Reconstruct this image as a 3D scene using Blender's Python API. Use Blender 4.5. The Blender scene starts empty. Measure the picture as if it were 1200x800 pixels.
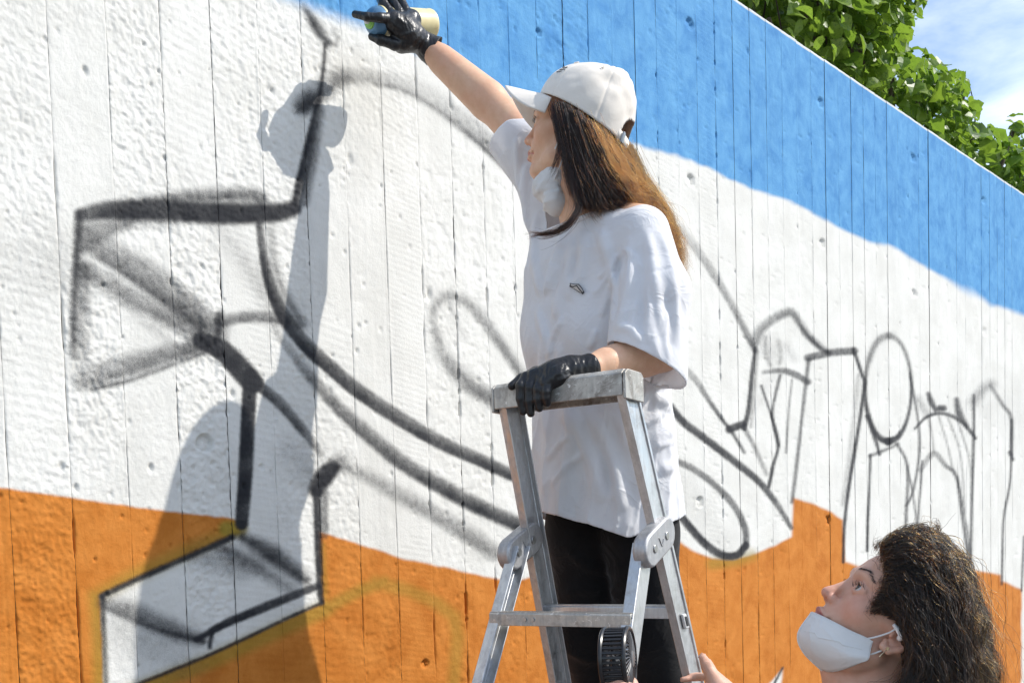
import bpy, bmesh, math
import numpy as np
from mathutils import Vector, Matrix

# ------------------------------------------------------------------ camera, world, sun, exposure
scene = bpy.context.scene
COL = scene.collection
F_PX, CX, CY = 1200.0, 600.0, 705.0            # focal length and principal point of the 1200x800 photograph
_pitch, _roll = math.radians(-3.1), math.radians(-1.7)
FW = np.array([0.0, math.cos(_pitch), math.sin(_pitch)])
_rt0 = np.array([1.0, 0.0, 0.0]); _up0 = np.cross(_rt0, FW)
RT = _rt0 * math.cos(_roll) + _up0 * math.sin(_roll)
UP = _up0 * math.cos(_roll) - _rt0 * math.sin(_roll)
CAM = np.array([0.0, 0.0, 1.55])
SUN_DIR = np.array([-0.7130, 0.030, -0.7005]); SUN_DIR /= np.linalg.norm(SUN_DIR)

cam_data = bpy.data.cameras.new('camera'); cam = bpy.data.objects.new('camera', cam_data); COL.objects.link(cam)
cam_data.sensor_fit = 'HORIZONTAL'; cam_data.sensor_width = 36.0; cam_data.lens = 36.0 * F_PX / 1200.0
cam_data.shift_y = (CY - 400.0) / 1200.0
cam_data.clip_start = 0.05; cam_data.clip_end = 2000.0
cam.matrix_world = Matrix(((RT[0], UP[0], -FW[0], CAM[0]), (RT[1], UP[1], -FW[1], CAM[1]), (RT[2], UP[2], -FW[2], CAM[2]), (0, 0, 0, 1)))
scene.camera = cam

SUN_ELEV = math.asin(-SUN_DIR[2]); SUN_AZ = math.atan2(-SUN_DIR[0], -SUN_DIR[1])
world = bpy.data.worlds.new('World'); scene.world = world; world.use_nodes = True
wn, wl = world.node_tree.nodes, world.node_tree.links
wn.clear()
w_out = wn.new('ShaderNodeOutputWorld'); w_bg = wn.new('ShaderNodeBackground'); w_sky = wn.new('ShaderNodeTexSky')
w_sky.sky_type = 'NISHITA'; w_sky.sun_disc = False; w_sky.sun_elevation = SUN_ELEV; w_sky.sun_rotation = SUN_AZ
w_sky.air_density = 1.15; w_sky.dust_density = 0.7; w_sky.ozone_density = 3.0
w_tc = wn.new('ShaderNodeTexCoord'); w_map = wn.new('ShaderNodeMapping'); w_map.inputs['Scale'].default_value = (2.2, 2.2, 7.0)
w_map.inputs['Rotation'].default_value = (0.12, -0.18, 0.5)
w_noise = wn.new('ShaderNodeTexNoise'); w_noise.inputs['Scale'].default_value = 2.1; w_noise.inputs['Detail'].default_value = 7.0
w_noise.inputs['Roughness'].default_value = 0.56; w_noise.inputs['Distortion'].default_value = 0.35
w_ramp = wn.new('ShaderNodeValToRGB'); w_ramp.color_ramp.elements[0].position = 0.40; w_ramp.color_ramp.elements[1].position = 0.66
w_ramp.color_ramp.elements[0].color = (0.04, 0.04, 0.04, 1); w_ramp.color_ramp.elements[1].color = (0.42, 0.42, 0.42, 1)
w_mix = wn.new('ShaderNodeMix'); w_mix.data_type = 'RGBA'
w_mix.inputs['B'].default_value = (10.0, 10.2, 10.4, 1)          # thin sunlit cirrus
wl.new(w_tc.outputs['Generated'], w_map.inputs['Vector']); wl.new(w_map.outputs['Vector'], w_noise.inputs['Vector'])
wl.new(w_noise.outputs['Fac'], w_ramp.inputs['Fac']); wl.new(w_ramp.outputs['Color'], w_mix.inputs['Factor'])
wl.new(w_sky.outputs['Color'], w_mix.inputs['A']); wl.new(w_mix.outputs['Result'], w_bg.inputs['Color'])
w_bg.inputs['Strength'].default_value = 0.145
wl.new(w_bg.outputs['Background'], w_out.inputs['Surface'])

sun_data = bpy.data.lights.new('sun', 'SUN'); sun = bpy.data.objects.new('sun', sun_data); COL.objects.link(sun)
sun_data.energy = 3.6; sun_data.angle = math.radians(0.55); sun_data.color = (1.0, 0.955, 0.88)
sun.rotation_euler = Vector(SUN_DIR).to_track_quat('-Z', 'Y').to_euler(); sun.location = (6, 0, 8)

scene.view_settings.view_transform = 'Standard'; scene.view_settings.look = 'None'
scene.view_settings.exposure = 0.42; scene.view_settings.gamma = 1.0; scene.view_settings.use_curve_mapping = False
scene.render.engine = 'CYCLES'
scene.cycles.use_denoising = True
scene.cycles.max_bounces = 8
scene.render.film_transparent = False

# ------------------------------------------------------------------ helpers
GZ = -0.12                                               # level of the paving
V = lambda *a: np.array(a, float)
def ray(x, y): return FW + RT * (x - CX) / F_PX - UP * (y - CY) / F_PX
def P(x, y, z): return CAM + ray(x, y) * z            # survey: photo pixel + depth in metres -> place in the world
def chart(p):                                          # world points (N,3) -> photo pixels
    v = p - CAM; dz = v @ FW
    return CX + F_PX * (v @ RT) / dz, CY - F_PX * (v @ UP) / dz
def unit(v): v = np.asarray(v, float); return v / np.linalg.norm(v)
def lerp(a, b, t): return a + (b - a) * t
def sstep(a, b, x): t = np.clip((x - a) / (b - a), 0, 1); return t * t * (3 - 2 * t)
RNG = np.random.default_rng(7)
_TAB = np.random.default_rng(3).random((8, 256, 256)).astype(np.float32)
def vnoise(x, y, s=0):
    xi = np.floor(x).astype(np.int64); yi = np.floor(y).astype(np.int64)
    fx = (x - xi).astype(np.float32); fy = (y - yi).astype(np.float32)
    fx = fx * fx * (3 - 2 * fx); fy = fy * fy * (3 - 2 * fy); T = _TAB[s % 8]
    x0, x1, y0, y1 = xi & 255, (xi + 1) & 255, yi & 255, (yi + 1) & 255
    return (T[x0, y0] * (1 - fx) + T[x1, y0] * fx) * (1 - fy) + (T[x0, y1] * (1 - fx) + T[x1, y1] * fx) * fy

def tag(o, label=None, cat=None, group=None, kind=None):
    for k, v in (('label', label), ('category', cat), ('group', group), ('kind', kind)):
        if v: o[k] = v
    return o
def link(name, data, mat=None, parent=None, smooth=True):
    o = bpy.data.objects.new(name, data); COL.objects.link(o)
    if mat is not None and not data.materials: data.materials.append(mat)
    if parent is not None: o.parent = parent; o.matrix_parent_inverse = parent.matrix_world.inverted()
    return o
def empty(name, loc):
    o = bpy.data.objects.new(name, None); COL.objects.link(o); o.empty_display_size = 0.1
    o.matrix_world = Matrix.Translation(Vector(loc)); o.location = Vector(loc)
    return o
def mesh_np(name, verts, quads, smooth=True):
    """quads: (N,4) or (N,3) int array"""
    me = bpy.data.meshes.new(name); verts = np.asarray(verts, np.float32); quads = np.asarray(quads, np.int32); k = quads.shape[1]
    me.vertices.add(len(verts)); me.vertices.foreach_set('co', verts.ravel())
    me.loops.add(quads.size); me.loops.foreach_set('vertex_index', quads.ravel())
    me.polygons.add(len(quads)); me.polygons.foreach_set('loop_start', np.arange(0, quads.size, k, dtype=np.int32))
    me.polygons.foreach_set('use_smooth', np.full(len(quads), smooth)); me.update(calc_edges=True); me.validate()
    return me
def attr(me, name, vals):
    vals = np.asarray(vals, np.float32)
    if vals.ndim == 1:
        a = me.attributes.new(name, 'FLOAT', 'POINT'); a.data.foreach_set('value', vals)
    else:
        a = me.attributes.new(name, 'FLOAT_COLOR', 'POINT'); a.data.foreach_set('color', vals.ravel())
class MB:
    """collects simple solids, builds ONE mesh"""
    def __init__(s): s.bm = bmesh.new()
    def hexa(s, c8):                                   # 8 corners: bottom ring 4, top ring 4
        v = [s.bm.verts.new(Vector(c)) for c in c8]
        for f in ((3, 2, 1, 0), (4, 5, 6, 7), (0, 1, 5, 4), (1, 2, 6, 5), (2, 3, 7, 6), (3, 0, 4, 7)): s.bm.faces.new([v[i] for i in f])
        return s
    def bar(s, p0, p1, u, w, su, sw, su1=None, sw1=None):   # box from p0 to p1, half sizes su along u, sw along w
        su1 = su if su1 is None else su1; sw1 = sw if sw1 is None else sw1; u = np.asarray(u); w = np.asarray(w)
        r = lambda p, a, b: [p - u * a - w * b, p + u * a - w * b, p + u * a + w * b, p - u * a + w * b]
        return s.hexa(r(np.asarray(p0), su, sw) + r(np.asarray(p1), su1, sw1))
    def prism(s, pts, vec):                            # polygon points (world) extruded by vec
        a = [s.bm.verts.new(Vector(p)) for p in pts]; b = [s.bm.verts.new(Vector(np.asarray(p) + vec)) for p in pts]; n = len(a)
        s.bm.faces.new(a[::-1]); s.bm.faces.new(b)
        for i in range(n): s.bm.faces.new([a[i], a[(i + 1) % n], b[(i + 1) % n], b[i]])
        return s
    def tube(s, pts, rad, seg=10, cap=True):
        pts = [np.asarray(p, float) for p in pts]; rings = []
        if np.isscalar(rad): rad = [rad] * len(pts)
        t0 = unit(pts[1] - pts[0]); u = unit(np.cross(t0, V(0.31, 0.2, 0.93)))
        for i, p in enumerate(pts):
            t = unit(pts[min(i + 1, len(pts) - 1)] - pts[max(i - 1, 0)]); u = unit(u - t * (u @ t)); w = np.cross(t, u)
            rings.append([s.bm.verts.new(Vector(p + rad[i] * (u * math.cos(a) + w * math.sin(a)))) for a in np.arange(seg) * 2 * math.pi / seg])
        for a, b in zip(rings, rings[1:]):
            for j in range(seg): s.bm.faces.new([a[j], a[(j + 1) % seg], b[(j + 1) % seg], b[j]])
        if cap: s.bm.faces.new(rings[0][::-1]); s.bm.faces.new(rings[-1])
        return s
    def build(s, name, mat, parent=None, bevel=0.0, smooth=True, seg=2):
        bmesh.ops.recalc_face_normals(s.bm, faces=s.bm.faces)
        me = bpy.data.meshes.new(name); s.bm.to_mesh(me); s.bm.free()
        if smooth: me.polygons.foreach_set('use_smooth', np.full(len(me.polygons), True))
        o = link(name, me, mat, parent)
        if bevel:
            m = o.modifiers.new('bevel', 'BEVEL'); m.width = bevel; m.segments = seg; m.limit_method = 'ANGLE'; m.angle_limit = 0.6; m.harden_normals = False
        if smooth: 
            try: me.set_sharp_from_angle(angle=0.7)
            except Exception: pass
        return o

class Mat:
    """small node-tree builder round one Principled BSDF"""
    def __init__(s, name, base=(0.5, 0.5, 0.5), rough=0.6, metal=0.0, spec=None, **kw):
        s.m = bpy.data.materials.new(name); s.m.use_nodes = True; s.n = s.m.node_tree.nodes; s.l = s.m.node_tree.links
        s.b = s.n['Principled BSDF']; s.set('Base Color', (*base, 1)); s.set('Roughness', rough); s.set('Metallic', metal)
        if spec is not None: s.set('Specular IOR Level', spec)
        for k, v in kw.items(): s.set(k.replace('_', ' '), v)
    def set(s, k, v): s.b.inputs[k].default_value = v
    def node(s, t, **ins):
        nd = s.n.new(t)
        for k, v in ins.items():
            k = k.replace('_', ' ')
            if isinstance(v, bpy.types.NodeSocket): s.l.new(v, nd.inputs[k])
            else: nd.inputs[k].default_value = v
        return nd
    def attr(s, name, out='Fac'): nd = s.n.new('ShaderNodeAttribute'); nd.attribute_name = name; return nd.outputs[out]
    def coord(s, scale=(1, 1, 1), kind='Object'):
        t = s.n.new('ShaderNodeTexCoord'); mp = s.n.new('ShaderNodeMapping'); mp.inputs['Scale'].default_value = scale
        s.l.new(t.outputs[kind], mp.inputs['Vector']); return mp.outputs['Vector']
    def noise(s, scale, detail=3, rough=0.55, vec=None, dist=0.0):
        nd = s.node('ShaderNodeTexNoise', Scale=scale, Detail=detail, Roughness=rough, Distortion=dist)
        s.l.new(vec if vec is not None else s.coord(), nd.inputs['Vector']); return nd.outputs['Fac']
    def math(s, op, a, b=None, c=None, clamp=False):
        nd = s.n.new('ShaderNodeMath'); nd.operation = op; nd.use_clamp = clamp
        for i, v in enumerate((a, b, c)):
            if v is None: continue
            if isinstance(v, bpy.types.NodeSocket): s.l.new(v, nd.inputs[i])
            else: nd.inputs[i].default_value = v
        return nd.outputs[0]
    def remap(s, v, a, b, c=0.0, d=1.0):
        nd = s.n.new('ShaderNodeMapRange'); s.l.new(v, nd.inputs[0])
        for i, x in enumerate((a, b, c, d)): nd.inputs[i + 1].default_value = x
        return nd.outputs[0]
    def mix(s, fac, a, b):
        nd = s.n.new('ShaderNodeMix'); nd.data_type = 'RGBA'
        for k, v in (('Factor', fac), ('A', a), ('B', b)):
            if isinstance(v, bpy.types.NodeSocket): s.l.new(v, nd.inputs[k])
            else: nd.inputs[k].default_value = v if k == 'Factor' else (*v, 1)
        return nd.outputs['Result']
    def base(s, sock): s.l.new(sock, s.b.inputs['Base Color']); return s
    def rough(s, sock): s.l.new(sock, s.b.inputs['Roughness']); return s
    def bump(s, h, strength=0.3, dist=0.002):
        nd = s.n.new('ShaderNodeBump'); nd.inputs['Strength'].default_value = strength; nd.inputs['Distance'].default_value = dist
        s.l.new(h, nd.inputs['Height']); s.l.new(nd.outputs['Normal'], s.b.inputs['Normal']); return s

# ------------------------------------------------------------------ signed-distance modelling (bodies, clothes, gloves)
def frame(x, y, z): return np.stack([unit(x), unit(y), unit(z)], 1)
def axis_samples(lo, hi, h, fine=None):
    """monotone samples from lo to hi at pitch h; fine = (a, b, hf): pitch hf inside [a, b]"""
    if fine is None: return np.arange(lo, hi + h, h)
    a, b, hf = fine; out = [lo]
    while out[-1] < hi:
        x = out[-1]; dist = max(a - x, x - b, 0.0); out.append(x + min(h, hf + dist * 0.25))
    return np.array(out)
class Field:
    def __init__(s, xs, ys, zs):
        s.ax = [np.asarray(a, np.float32) for a in (xs, ys, zs)]
        s.d = np.full([len(a) for a in s.ax], 0.2, np.float32)
    def _block(s, c, r):
        sl = []
        for i in range(3):
            a = np.searchsorted(s.ax[i], c[i] - r); b = np.searchsorted(s.ax[i], c[i] + r); sl.append(slice(max(a - 1, 0), b + 1))
        return tuple(sl)
    def _pts(s, sl, fr):
        X = s.ax[0][sl[0]][:, None, None]; Y = s.ax[1][sl[1]][None, :, None]; Z = s.ax[2][sl[2]][None, None, :]
        if fr is None: return X, Y, Z
        R, o = fr; X = X - np.float32(o[0]); Y = Y - np.float32(o[1]); Z = Z - np.float32(o[2]); R = R.astype(np.float32)
        return tuple(X * R[0, i] + Y * R[1, i] + Z * R[2, i] for i in range(3))
    def apply(s, c, r, fr, fn, k=0.0, op='add'):
        """c, r: bounding ball in the frame fr; fn(x,y,z) -> distance"""
        cw = np.asarray(c, float) if fr is None else fr[0] @ np.asarray(c, float) + fr[1]
        sl = s._block(cw, r + 0.02 + 1.5 * k)
        if any(q.stop <= q.start for q in sl): return s
        e = fn(*s._pts(sl, fr)); d = s.d[sl]
        if op == 'add':
            if k > 0: h = np.clip(0.5 + 0.5 * (d - e) / k, 0, 1); s.d[sl] = d * (1 - h) + e * h - k * h * (1 - h)
            else: s.d[sl] = np.minimum(d, e)
        elif op == 'sub':
            e = -e
            if k > 0: h = np.clip(0.5 - 0.5 * (d - e) / k, 0, 1); s.d[sl] = d * (1 - h) + e * h + k * h * (1 - h)
            else: s.d[sl] = np.maximum(d, e)
        elif op == 'raise': s.d[sl] = d - e                     # fn returns a height, not a distance
        return s
    def cap(s, p0, p1, r0, r1=None, k=0.01, fr=None, op='add'):
        r1 = r0 if r1 is None else r1; p0 = np.asarray(p0, float); p1 = np.asarray(p1, float); ba = p1 - p0; L2 = max(ba @ ba, 1e-12)
        def fn(x, y, z):
            px, py, pz = x - np.float32(p0[0]), y - np.float32(p0[1]), z - np.float32(p0[2])
            t = np.clip((px * np.float32(ba[0]) + py * np.float32(ba[1]) + pz * np.float32(ba[2])) / np.float32(L2), 0, 1)
            return np.sqrt((px - t * np.float32(ba[0])) ** 2 + (py - t * np.float32(ba[1])) ** 2 + (pz - t * np.float32(ba[2])) ** 2) - (np.float32(r0) + t * np.float32(r1 - r0))
        return s.apply((p0 + p1) / 2, math.sqrt(L2) / 2 + max(r0, r1), fr, fn, k, op)
    def chain(s, pts, rs, k=0.01, fr=None, op='add'):
        for i in range(len(pts) - 1): s.cap(pts[i], pts[i + 1], rs[i], rs[i + 1], k, fr, op)
        return s
    def ell(s, c, r, k=0.01, fr=None, op='add', rot=None):
        c = np.asarray(c, float); r = np.asarray(r, float)
        def fn(x, y, z):
            x, y, z = x - np.float32(c[0]), y - np.float32(c[1]), z - np.float32(c[2])
            if rot is not None: x, y, z = [x * np.float32(rot[0, i]) + y * np.float32(rot[1, i]) + z * np.float32(rot[2, i]) for i in range(3)]
            k0 = np.sqrt((x / np.float32(r[0])) ** 2 + (y / np.float32(r[1])) ** 2 + (z / np.float32(r[2])) ** 2)
            k1 = np.sqrt((x / np.float32(r[0] ** 2)) ** 2 + (y / np.float32(r[1] ** 2)) ** 2 + (z / np.float32(r[2] ** 2)) ** 2) + np.float32(1e-6)
            return k0 * (k0 - 1) / k1
        return s.apply(c, max(r), fr, fn, k, op)
    def ridge(s, pts, h, w, fr=None, h1=None):
        """a fold: raises (h>0) or sinks (h<0) the surface along a polyline, gaussian profile of width w"""
        pts = [np.asarray(p, float) for p in pts]; c = np.mean(pts, 0); R = max(np.linalg.norm(p - c) for p in pts) + 2.6 * w
        n = len(pts) - 1
        def fn(x, y, z):
            best = None
            for i in range(n):
                p0, ba = pts[i], pts[i + 1] - pts[i]; L2 = ba @ ba
                px, py, pz = x - np.float32(p0[0]), y - np.float32(p0[1]), z - np.float32(p0[2])
                t = np.clip((px * np.float32(ba[0]) + py * np.float32(ba[1]) + pz * np.float32(ba[2])) / np.float32(L2), 0, 1)
                q = (px - t * np.float32(ba[0])) ** 2 + (py - t * np.float32(ba[1])) ** 2 + (pz - t * np.float32(ba[2])) ** 2
                u = (i + t) / n; amp = h * np.clip(np.minimum(u, 1 - u) * 5, 0, 1) if h1 is None else h + (h1 - h) * u
                e = amp * np.exp(-q / np.float32(w * w)); best = e if best is None else np.where(np.abs(e) > np.abs(best), e, best)
            return best
        return s.apply(c, R, fr, fn, 0, 'raise')
    def hit(s, px, py, z0=1.2, z1=2.9):
        """first surface point along the survey ray through a photo pixel"""
        zz = np.arange(z0, z1, .001); p = CAM + ray(px, py)[None] * zz[:, None]; ix = [np.clip(np.searchsorted(s.ax[i], p[:, i]), 0, len(s.ax[i]) - 1) for i in range(3)]
        inside = np.all([(p[:, i] > s.ax[i][0]) & (p[:, i] < s.ax[i][-1]) for i in range(3)], 0); h = np.nonzero((s.d[ix[0], ix[1], ix[2]] < 0) & inside)[0]
        return p[h[0]] if len(h) else None
    def fold(s, pix, h, w):
        q = [s.hit(x, y) for x, y in resample(np.array(pix, float), 2 * len(pix))]; q = [x for x in q if x is not None]
        return s.ridge(q, h, w) if len(q) > 1 else s
    def mesh(s, smooth=1):
        d = s.d; ax = s.ax; sg = d < 0
        c = np.zeros([n - 1 for n in d.shape], np.uint8)
        for i in (0, 1):
            for j in (0, 1):
                for k in (0, 1): c += sg[i:i + c.shape[0], j:j + c.shape[1], k:k + c.shape[2]]
        ii, jj, kk = np.nonzero((c > 0) & (c < 8)); N = len(ii)
        idx = np.full(c.shape, -1, np.int32); idx[ii, jj, kk] = np.arange(N)
        acc = np.zeros((N, 3)); cnt = np.zeros(N)
        for axis in range(3):
            for u in (0, 1):
                for v in (0, 1):
                    o0 = [0, 0, 0]; o1 = [0, 0, 0]; oth = [a for a in range(3) if a != axis]
                    o0[oth[0]] = o1[oth[0]] = u; o0[oth[1]] = o1[oth[1]] = v; o1[axis] = 1
                    a = d[ii + o0[0], jj + o0[1], kk + o0[2]]; b = d[ii + o1[0], jj + o1[1], kk + o1[2]]
                    m = (a < 0) != (b < 0); t = np.where(m, a / np.where(m, a - b, 1), 0)
                    for q, (base, off0, off1) in enumerate(((ii, o0[0], o1[0]), (jj, o0[1], o1[1]), (kk, o0[2], o1[2]))):
                        c0 = ax[q][base + off0]; c1 = ax[q][base + off1]; acc[:, q] += np.where(m, c0 + (c1 - c0) * t, 0)
                    cnt += m
        verts = acc / cnt[:, None]
        quads = []
        for axis in range(3):
            a = [slice(1, -1)] * 3; b = [slice(1, -1)] * 3; a[axis] = slice(0, -1); b[axis] = slice(1, None)
            s0, s1 = sg[tuple(a)], sg[tuple(b)]; e = np.nonzero(s0 != s1); fl = s0[e]
            o = [e[q] + (0 if q == axis else 1) for q in range(3)]; o1, o2 = (axis + 1) % 3, (axis + 2) % 3
            def cell(du, dv):
                w = [o[0], o[1], o[2]]; w[o1] = w[o1] - du; w[o2] = w[o2] - dv; return idx[w[0], w[1], w[2]]
            q = np.stack([cell(1, 1), cell(0, 1), cell(0, 0), cell(1, 0)], 1); q[~fl] = q[~fl][:, ::-1]; quads.append(q)
        quads = np.concatenate(quads); quads = quads[(quads >= 0).all(1)]
        for _ in range(smooth): verts = relax(verts, quads, 0.5)
        return verts, quads
def relax(verts, quads, f=0.5):
    acc = np.zeros_like(verts); cnt = np.zeros(len(verts))
    for i in range(4):
        a, b = quads[:, i], quads[:, (i + 1) % 4]
        for q in range(3): acc[:, q] += np.bincount(a, verts[b, q], len(verts)) + np.bincount(b, verts[a, q], len(verts))
        cnt += np.bincount(a, minlength=len(verts)) + np.bincount(b, minlength=len(verts))
    return verts + (acc / np.maximum(cnt, 1)[:, None] - verts) * f
def box_field(lo, hi, h): return Field(*[np.arange(lo[i], hi[i] + h, h) for i in range(3)])
# ------------------------------------------------------------------ wall: board-marked concrete, each board its own piece
WD = 2.08                                                   # camera to wall, metres
_v = ray(1760, 605); WDIR = unit(V(_v[0], _v[1], 0)); WN = V(-WDIR[1], WDIR[0], 0)      # along the wall, into the wall
WORG = CAM * V(1, 1, 0) + WN * WD
BOARD, T0, WTOP = 0.1205, 0.76, 3.552
def wall_pt(t, z, h=0.0):
    t, z, h = np.broadcast_arrays(t, z, h)
    return WORG + np.stack([t * WDIR[0] - h * WN[0], t * WDIR[1] - h * WN[1], z], -1)
def wall_tz(px, py):
    r = ray(px, py); p = CAM + r * (WD / (r @ WN)); return (p - WORG) @ WDIR, p[2]

# --- the mural, traced: (points in photo pixels, width, density, softness)
INK = []
def ink(pts, w, d, soft=2.5):
    n = len(pts); w = np.interp(np.linspace(0, 1, n), np.linspace(0, 1, len(w)), w) if np.ndim(w) else np.full(n, w, float)
    d = np.interp(np.linspace(0, 1, n), np.linspace(0, 1, len(d)), d) if np.ndim(d) else np.full(n, d, float)
    P_ = np.array(pts, float)
    if n > 2:                                              # smooth through the points
        u = np.arange(n); uu = np.linspace(0, n - 1, (n - 1) * 5 + 1); out = []
        for q in range(2):
            m = np.gradient(P_[:, q]); i = np.minimum(uu.astype(int), n - 2); f = uu - i
            out.append((2*f**3-3*f**2+1)*P_[i, q] + (f**3-2*f**2+f)*m[i] + (-2*f**3+3*f**2)*P_[i+1, q] + (f**3-f**2)*m[i+1])
        w = np.interp(uu, u, w); d = np.interp(uu, u, d); P_ = np.stack(out, 1)
    right = P_[:, 0].mean() > 780; INK.append((P_, w / 2 * (.84 if right else .95), np.minimum(d * (.95 if right else 1.0), .99), soft))
# letter on the left
ink([(96,252),(120,247),(150,246),(200,247),(260,250),(320,249),(343,245)], [16,24,26,26,18], [.7,.86,.95,.97,.97], 4)
ink([(125,243),(180,234),(230,229),(290,228),(306,231)], [10,17,17], [.3,.58,.62,.6], 5)
ink([(97,268),(125,262),(165,259),(205,262)], [18,14,8], [.45,.4,.22], 8)
ink([(93,250),(90,300),(87,350),(86,400),(87,418)], 9, [.75,.8,.72,.45], 4)
ink([(100,315),(99,350),(98,400),(100,420)], 17, [.4,.36,.28], 6)
ink([(40,300),(75,310)], 70, .10, 45)
ink([(108,284),(180,326),(250,380)], [30,34,26], [.42,.5,.62], 5)
ink([(100,316),(160,350),(230,390)], [24,24,20], [.42,.46,.6], 6)
ink([(115,300),(150,322),(190,350),(235,384)], [5,9,12], [.4,.55,.6], 4)
ink([(97,290),(120,276),(150,262)], [14,10], .42, 6)
ink([(140,352),(170,375),(205,402)], 12, .16, 8)
ink([(255,265),(285,300),(310,340),(335,372)], 20, [.12,.22,.22], 12)
ink([(98,443),(130,433),(165,423),(205,412),(242,402)], [30,30,26,22,20], [.38,.5,.56,.7], 5)
ink([(108,456),(150,446),(200,428),(240,413)], 5, .5, 3)
ink([(236,398),(262,412),(285,436),(296,448)], [20,28,26], .97, 2.5)
ink([(293,440),(290,500),(287,560),(283,613)], [17,18,16], .94, 2)
ink([(256,377),(290,371),(325,373),(348,377)], [14,14,18], [.6,.55,.5,.3], 3)
ink([(258,368),(256,398)], 9, .75, 3); ink([(266,380),(264,400)], 8, .35, 4)
ink([(300,449),(330,474),(352,500),(376,531)], [13,14,12,9], [.78,.7,.74,.4], 2)
ink([(304,262),(309,300),(318,338),(335,374),(360,406),(390,433),(420,458),(460,485),(510,515),(560,538),(600,556)], [9,12,17,18,18,18,16,15], [.72,.86,.9,.92,.88,.84,.8,.84], 2)
ink([(318,268),(323,310),(335,345),(356,380)], 11, [.3,.36,.5], 4)
ink([(322,384),(345,416),(360,436),(390,471),(412,492),(440,516),(470,541),(520,571),(560,593),(605,613)], [10,14,18,19,18], [.2,.4,.66,.66,.72,.86,.9], 3)
ink([(398,545),(430,557),(470,580),(520,608),(578,646)], [12,20,20], [.36,.34,.4,.46], 5)
ink([(370,573),(378,560),(389,548)], [18,24,18], .98, 3); ink([(388,548),(398,538)], 18, .4, 8)
ink([(371,572),(372,620),(375,690),(377,706)], [9,9,5], [.92,.86,.8], 2); ink([(380,578),(380,626)], 9, .5, 3)
ink([(345,528),(362,548)], 30, .16, 16)
ink([(381,52),(379,80),(375,110),(368,142),(358,190),(351,222),(347,244)], [4,5,8,12,14,12], .92, 2.5)
ink([(377,130),(366,190),(358,238)], [9,13,10], .5, 3)
ink([(356,8),(366,24),(374,36),(384,50)], [5,12,14,9], [.5,.8,.82,.7], 4)
ink([(384,50),(391,53),(395,45),(391,37)], 5, .35, 4)
ink([(354,124),(361,118)], 22, .72, 6); ink([(360,120),(380,104),(402,91)], [22,26,20], [.66,.5,.34], 8)
ink([(395,90),(440,90),(472,98),(506,114),(540,140),(572,166),(600,194)], [20,18,24,26,22,18], [.30,.25,.18,.16,.26,.38,.44], 5)
ink([(440,98),(472,106),(506,124),(540,150),(570,176),(596,200)], 5, [.25,.3,.36,.5,.6], 3)
ink([(514,400),(506,372),(514,352),(531,346),(552,358),(574,384),(594,412),(614,442)], [8,14,14,12], [.22,.3,.34,.46,.6], 4)
ink([(510,385),(520,415),(545,445),(582,470),(606,482)], [10,20,20,16], [.2,.42,.58,.68], 6)
ink([(525,358),(533,372),(545,395)], 6, .15, 5)
# the box
ink([(119,698),(150,683),(200,661),(250,639),(272,629)], 7, [.8,.86,.9], 2.5)
ink([(120,700),(122,750),(124,805)], 6, [.72,.6,.5], 2.5)
ink([(377,706),(330,727),(250,765),(160,802)], 4, .78, 1.8)
ink([(124,705),(160,718),(205,738),(235,748)], [20,24,24,14], [.42,.52,.62,.7], 6)
ink([(124,712),(180,735),(238,751)], 5, [.3,.5,.7], 3); ink([(150,735),(215,765)], 46, .20, 30)
ink([(230,749),(265,730),(310,711),(372,686)], [6,10,11,9], [.95,.95,.93,.8], 2)
ink([(249,738),(246,758)], 5, .85, 2)
ink([(284,628),(320,649),(358,678)], [12,24,14], [.7,.86,.74], 5)
ink([(258,640),(300,661),(342,690)], [16,20,14], [.5,.55,.3], 7); ink([(235,648),(285,664)], 26, .28, 12)
# letters on the right
ink([(797,268),(822,300),(845,335),(862,365),(877,395),(885,410)], [12,11,9,8], [.2,.34,.42,.55,.6], 2)
ink([(885,408),(881,440),(877,480),(872,502)], [5,6,7], [.7,.8,.82], 1.5); ink([(888,412),(880,500)], 4, .3, 2)
ink([(854,503),(870,497)], 10, .9, 2)
ink([(798,428),(815,445),(828,465),(845,490),(857,505),(872,530)], [9,9,7,5,5,4], [.3,.36,.5,.75,.8,.7], 1.8)
ink([(873,503),(885,525),(898,555)], 6, [.5,.3], 2)
ink([(786,476),(800,494),(825,513),(860,540),(890,565),(910,590),(927,618)], [9,11,10,9,6], [.85,.84,.8,.74,.7], 1.8)
ink([(786,538),(810,548),(840,570),(862,595),(873,620),(874,640)], 9, [.55,.55,.6,.7], 1.8)
ink([(874,638),(864,650),(846,650),(825,636),(800,608),(784,590)], [9,11,11,10], [.9,.95,.95,.92], 1.8)
ink([(800,570),(850,630)], 44, .07, 22)
ink([(884,400),(891,386),(905,374),(922,366),(931,369),(945,390),(960,405),(972,413)], [14,13,12,12,9,8,7], [.35,.45,.5,.62,.66,.84,.9,.9], 3)
ink([(897,395),(898,415),(903,428)], 4, .35, 3); ink([(912,400),(915,418),(913,426)], 4, .32, 3); ink([(922,405),(930,420)], 8, .18, 6)
ink([(890,400),(905,410)], 22, .16, 12)
ink([(947,419),(975,413),(1001,411)], 10, [.6,.62,.72], 2)
ink([(1000,409),(1010,438),(1013,450),(1008,490),(998,550),(990,610),(988,658)], [5,5,5,4], .82, 1.4)
ink([(1006,440),(1000,500),(988,590)], 6, .22, 3)
ink([(948,421),(941,480),(934,540),(928,588)], 5, .58, 1.8)
ink([(895,436),(915,434),(930,438),(947,447)], [5,9,9], [.35,.66,.66], 2)
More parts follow.
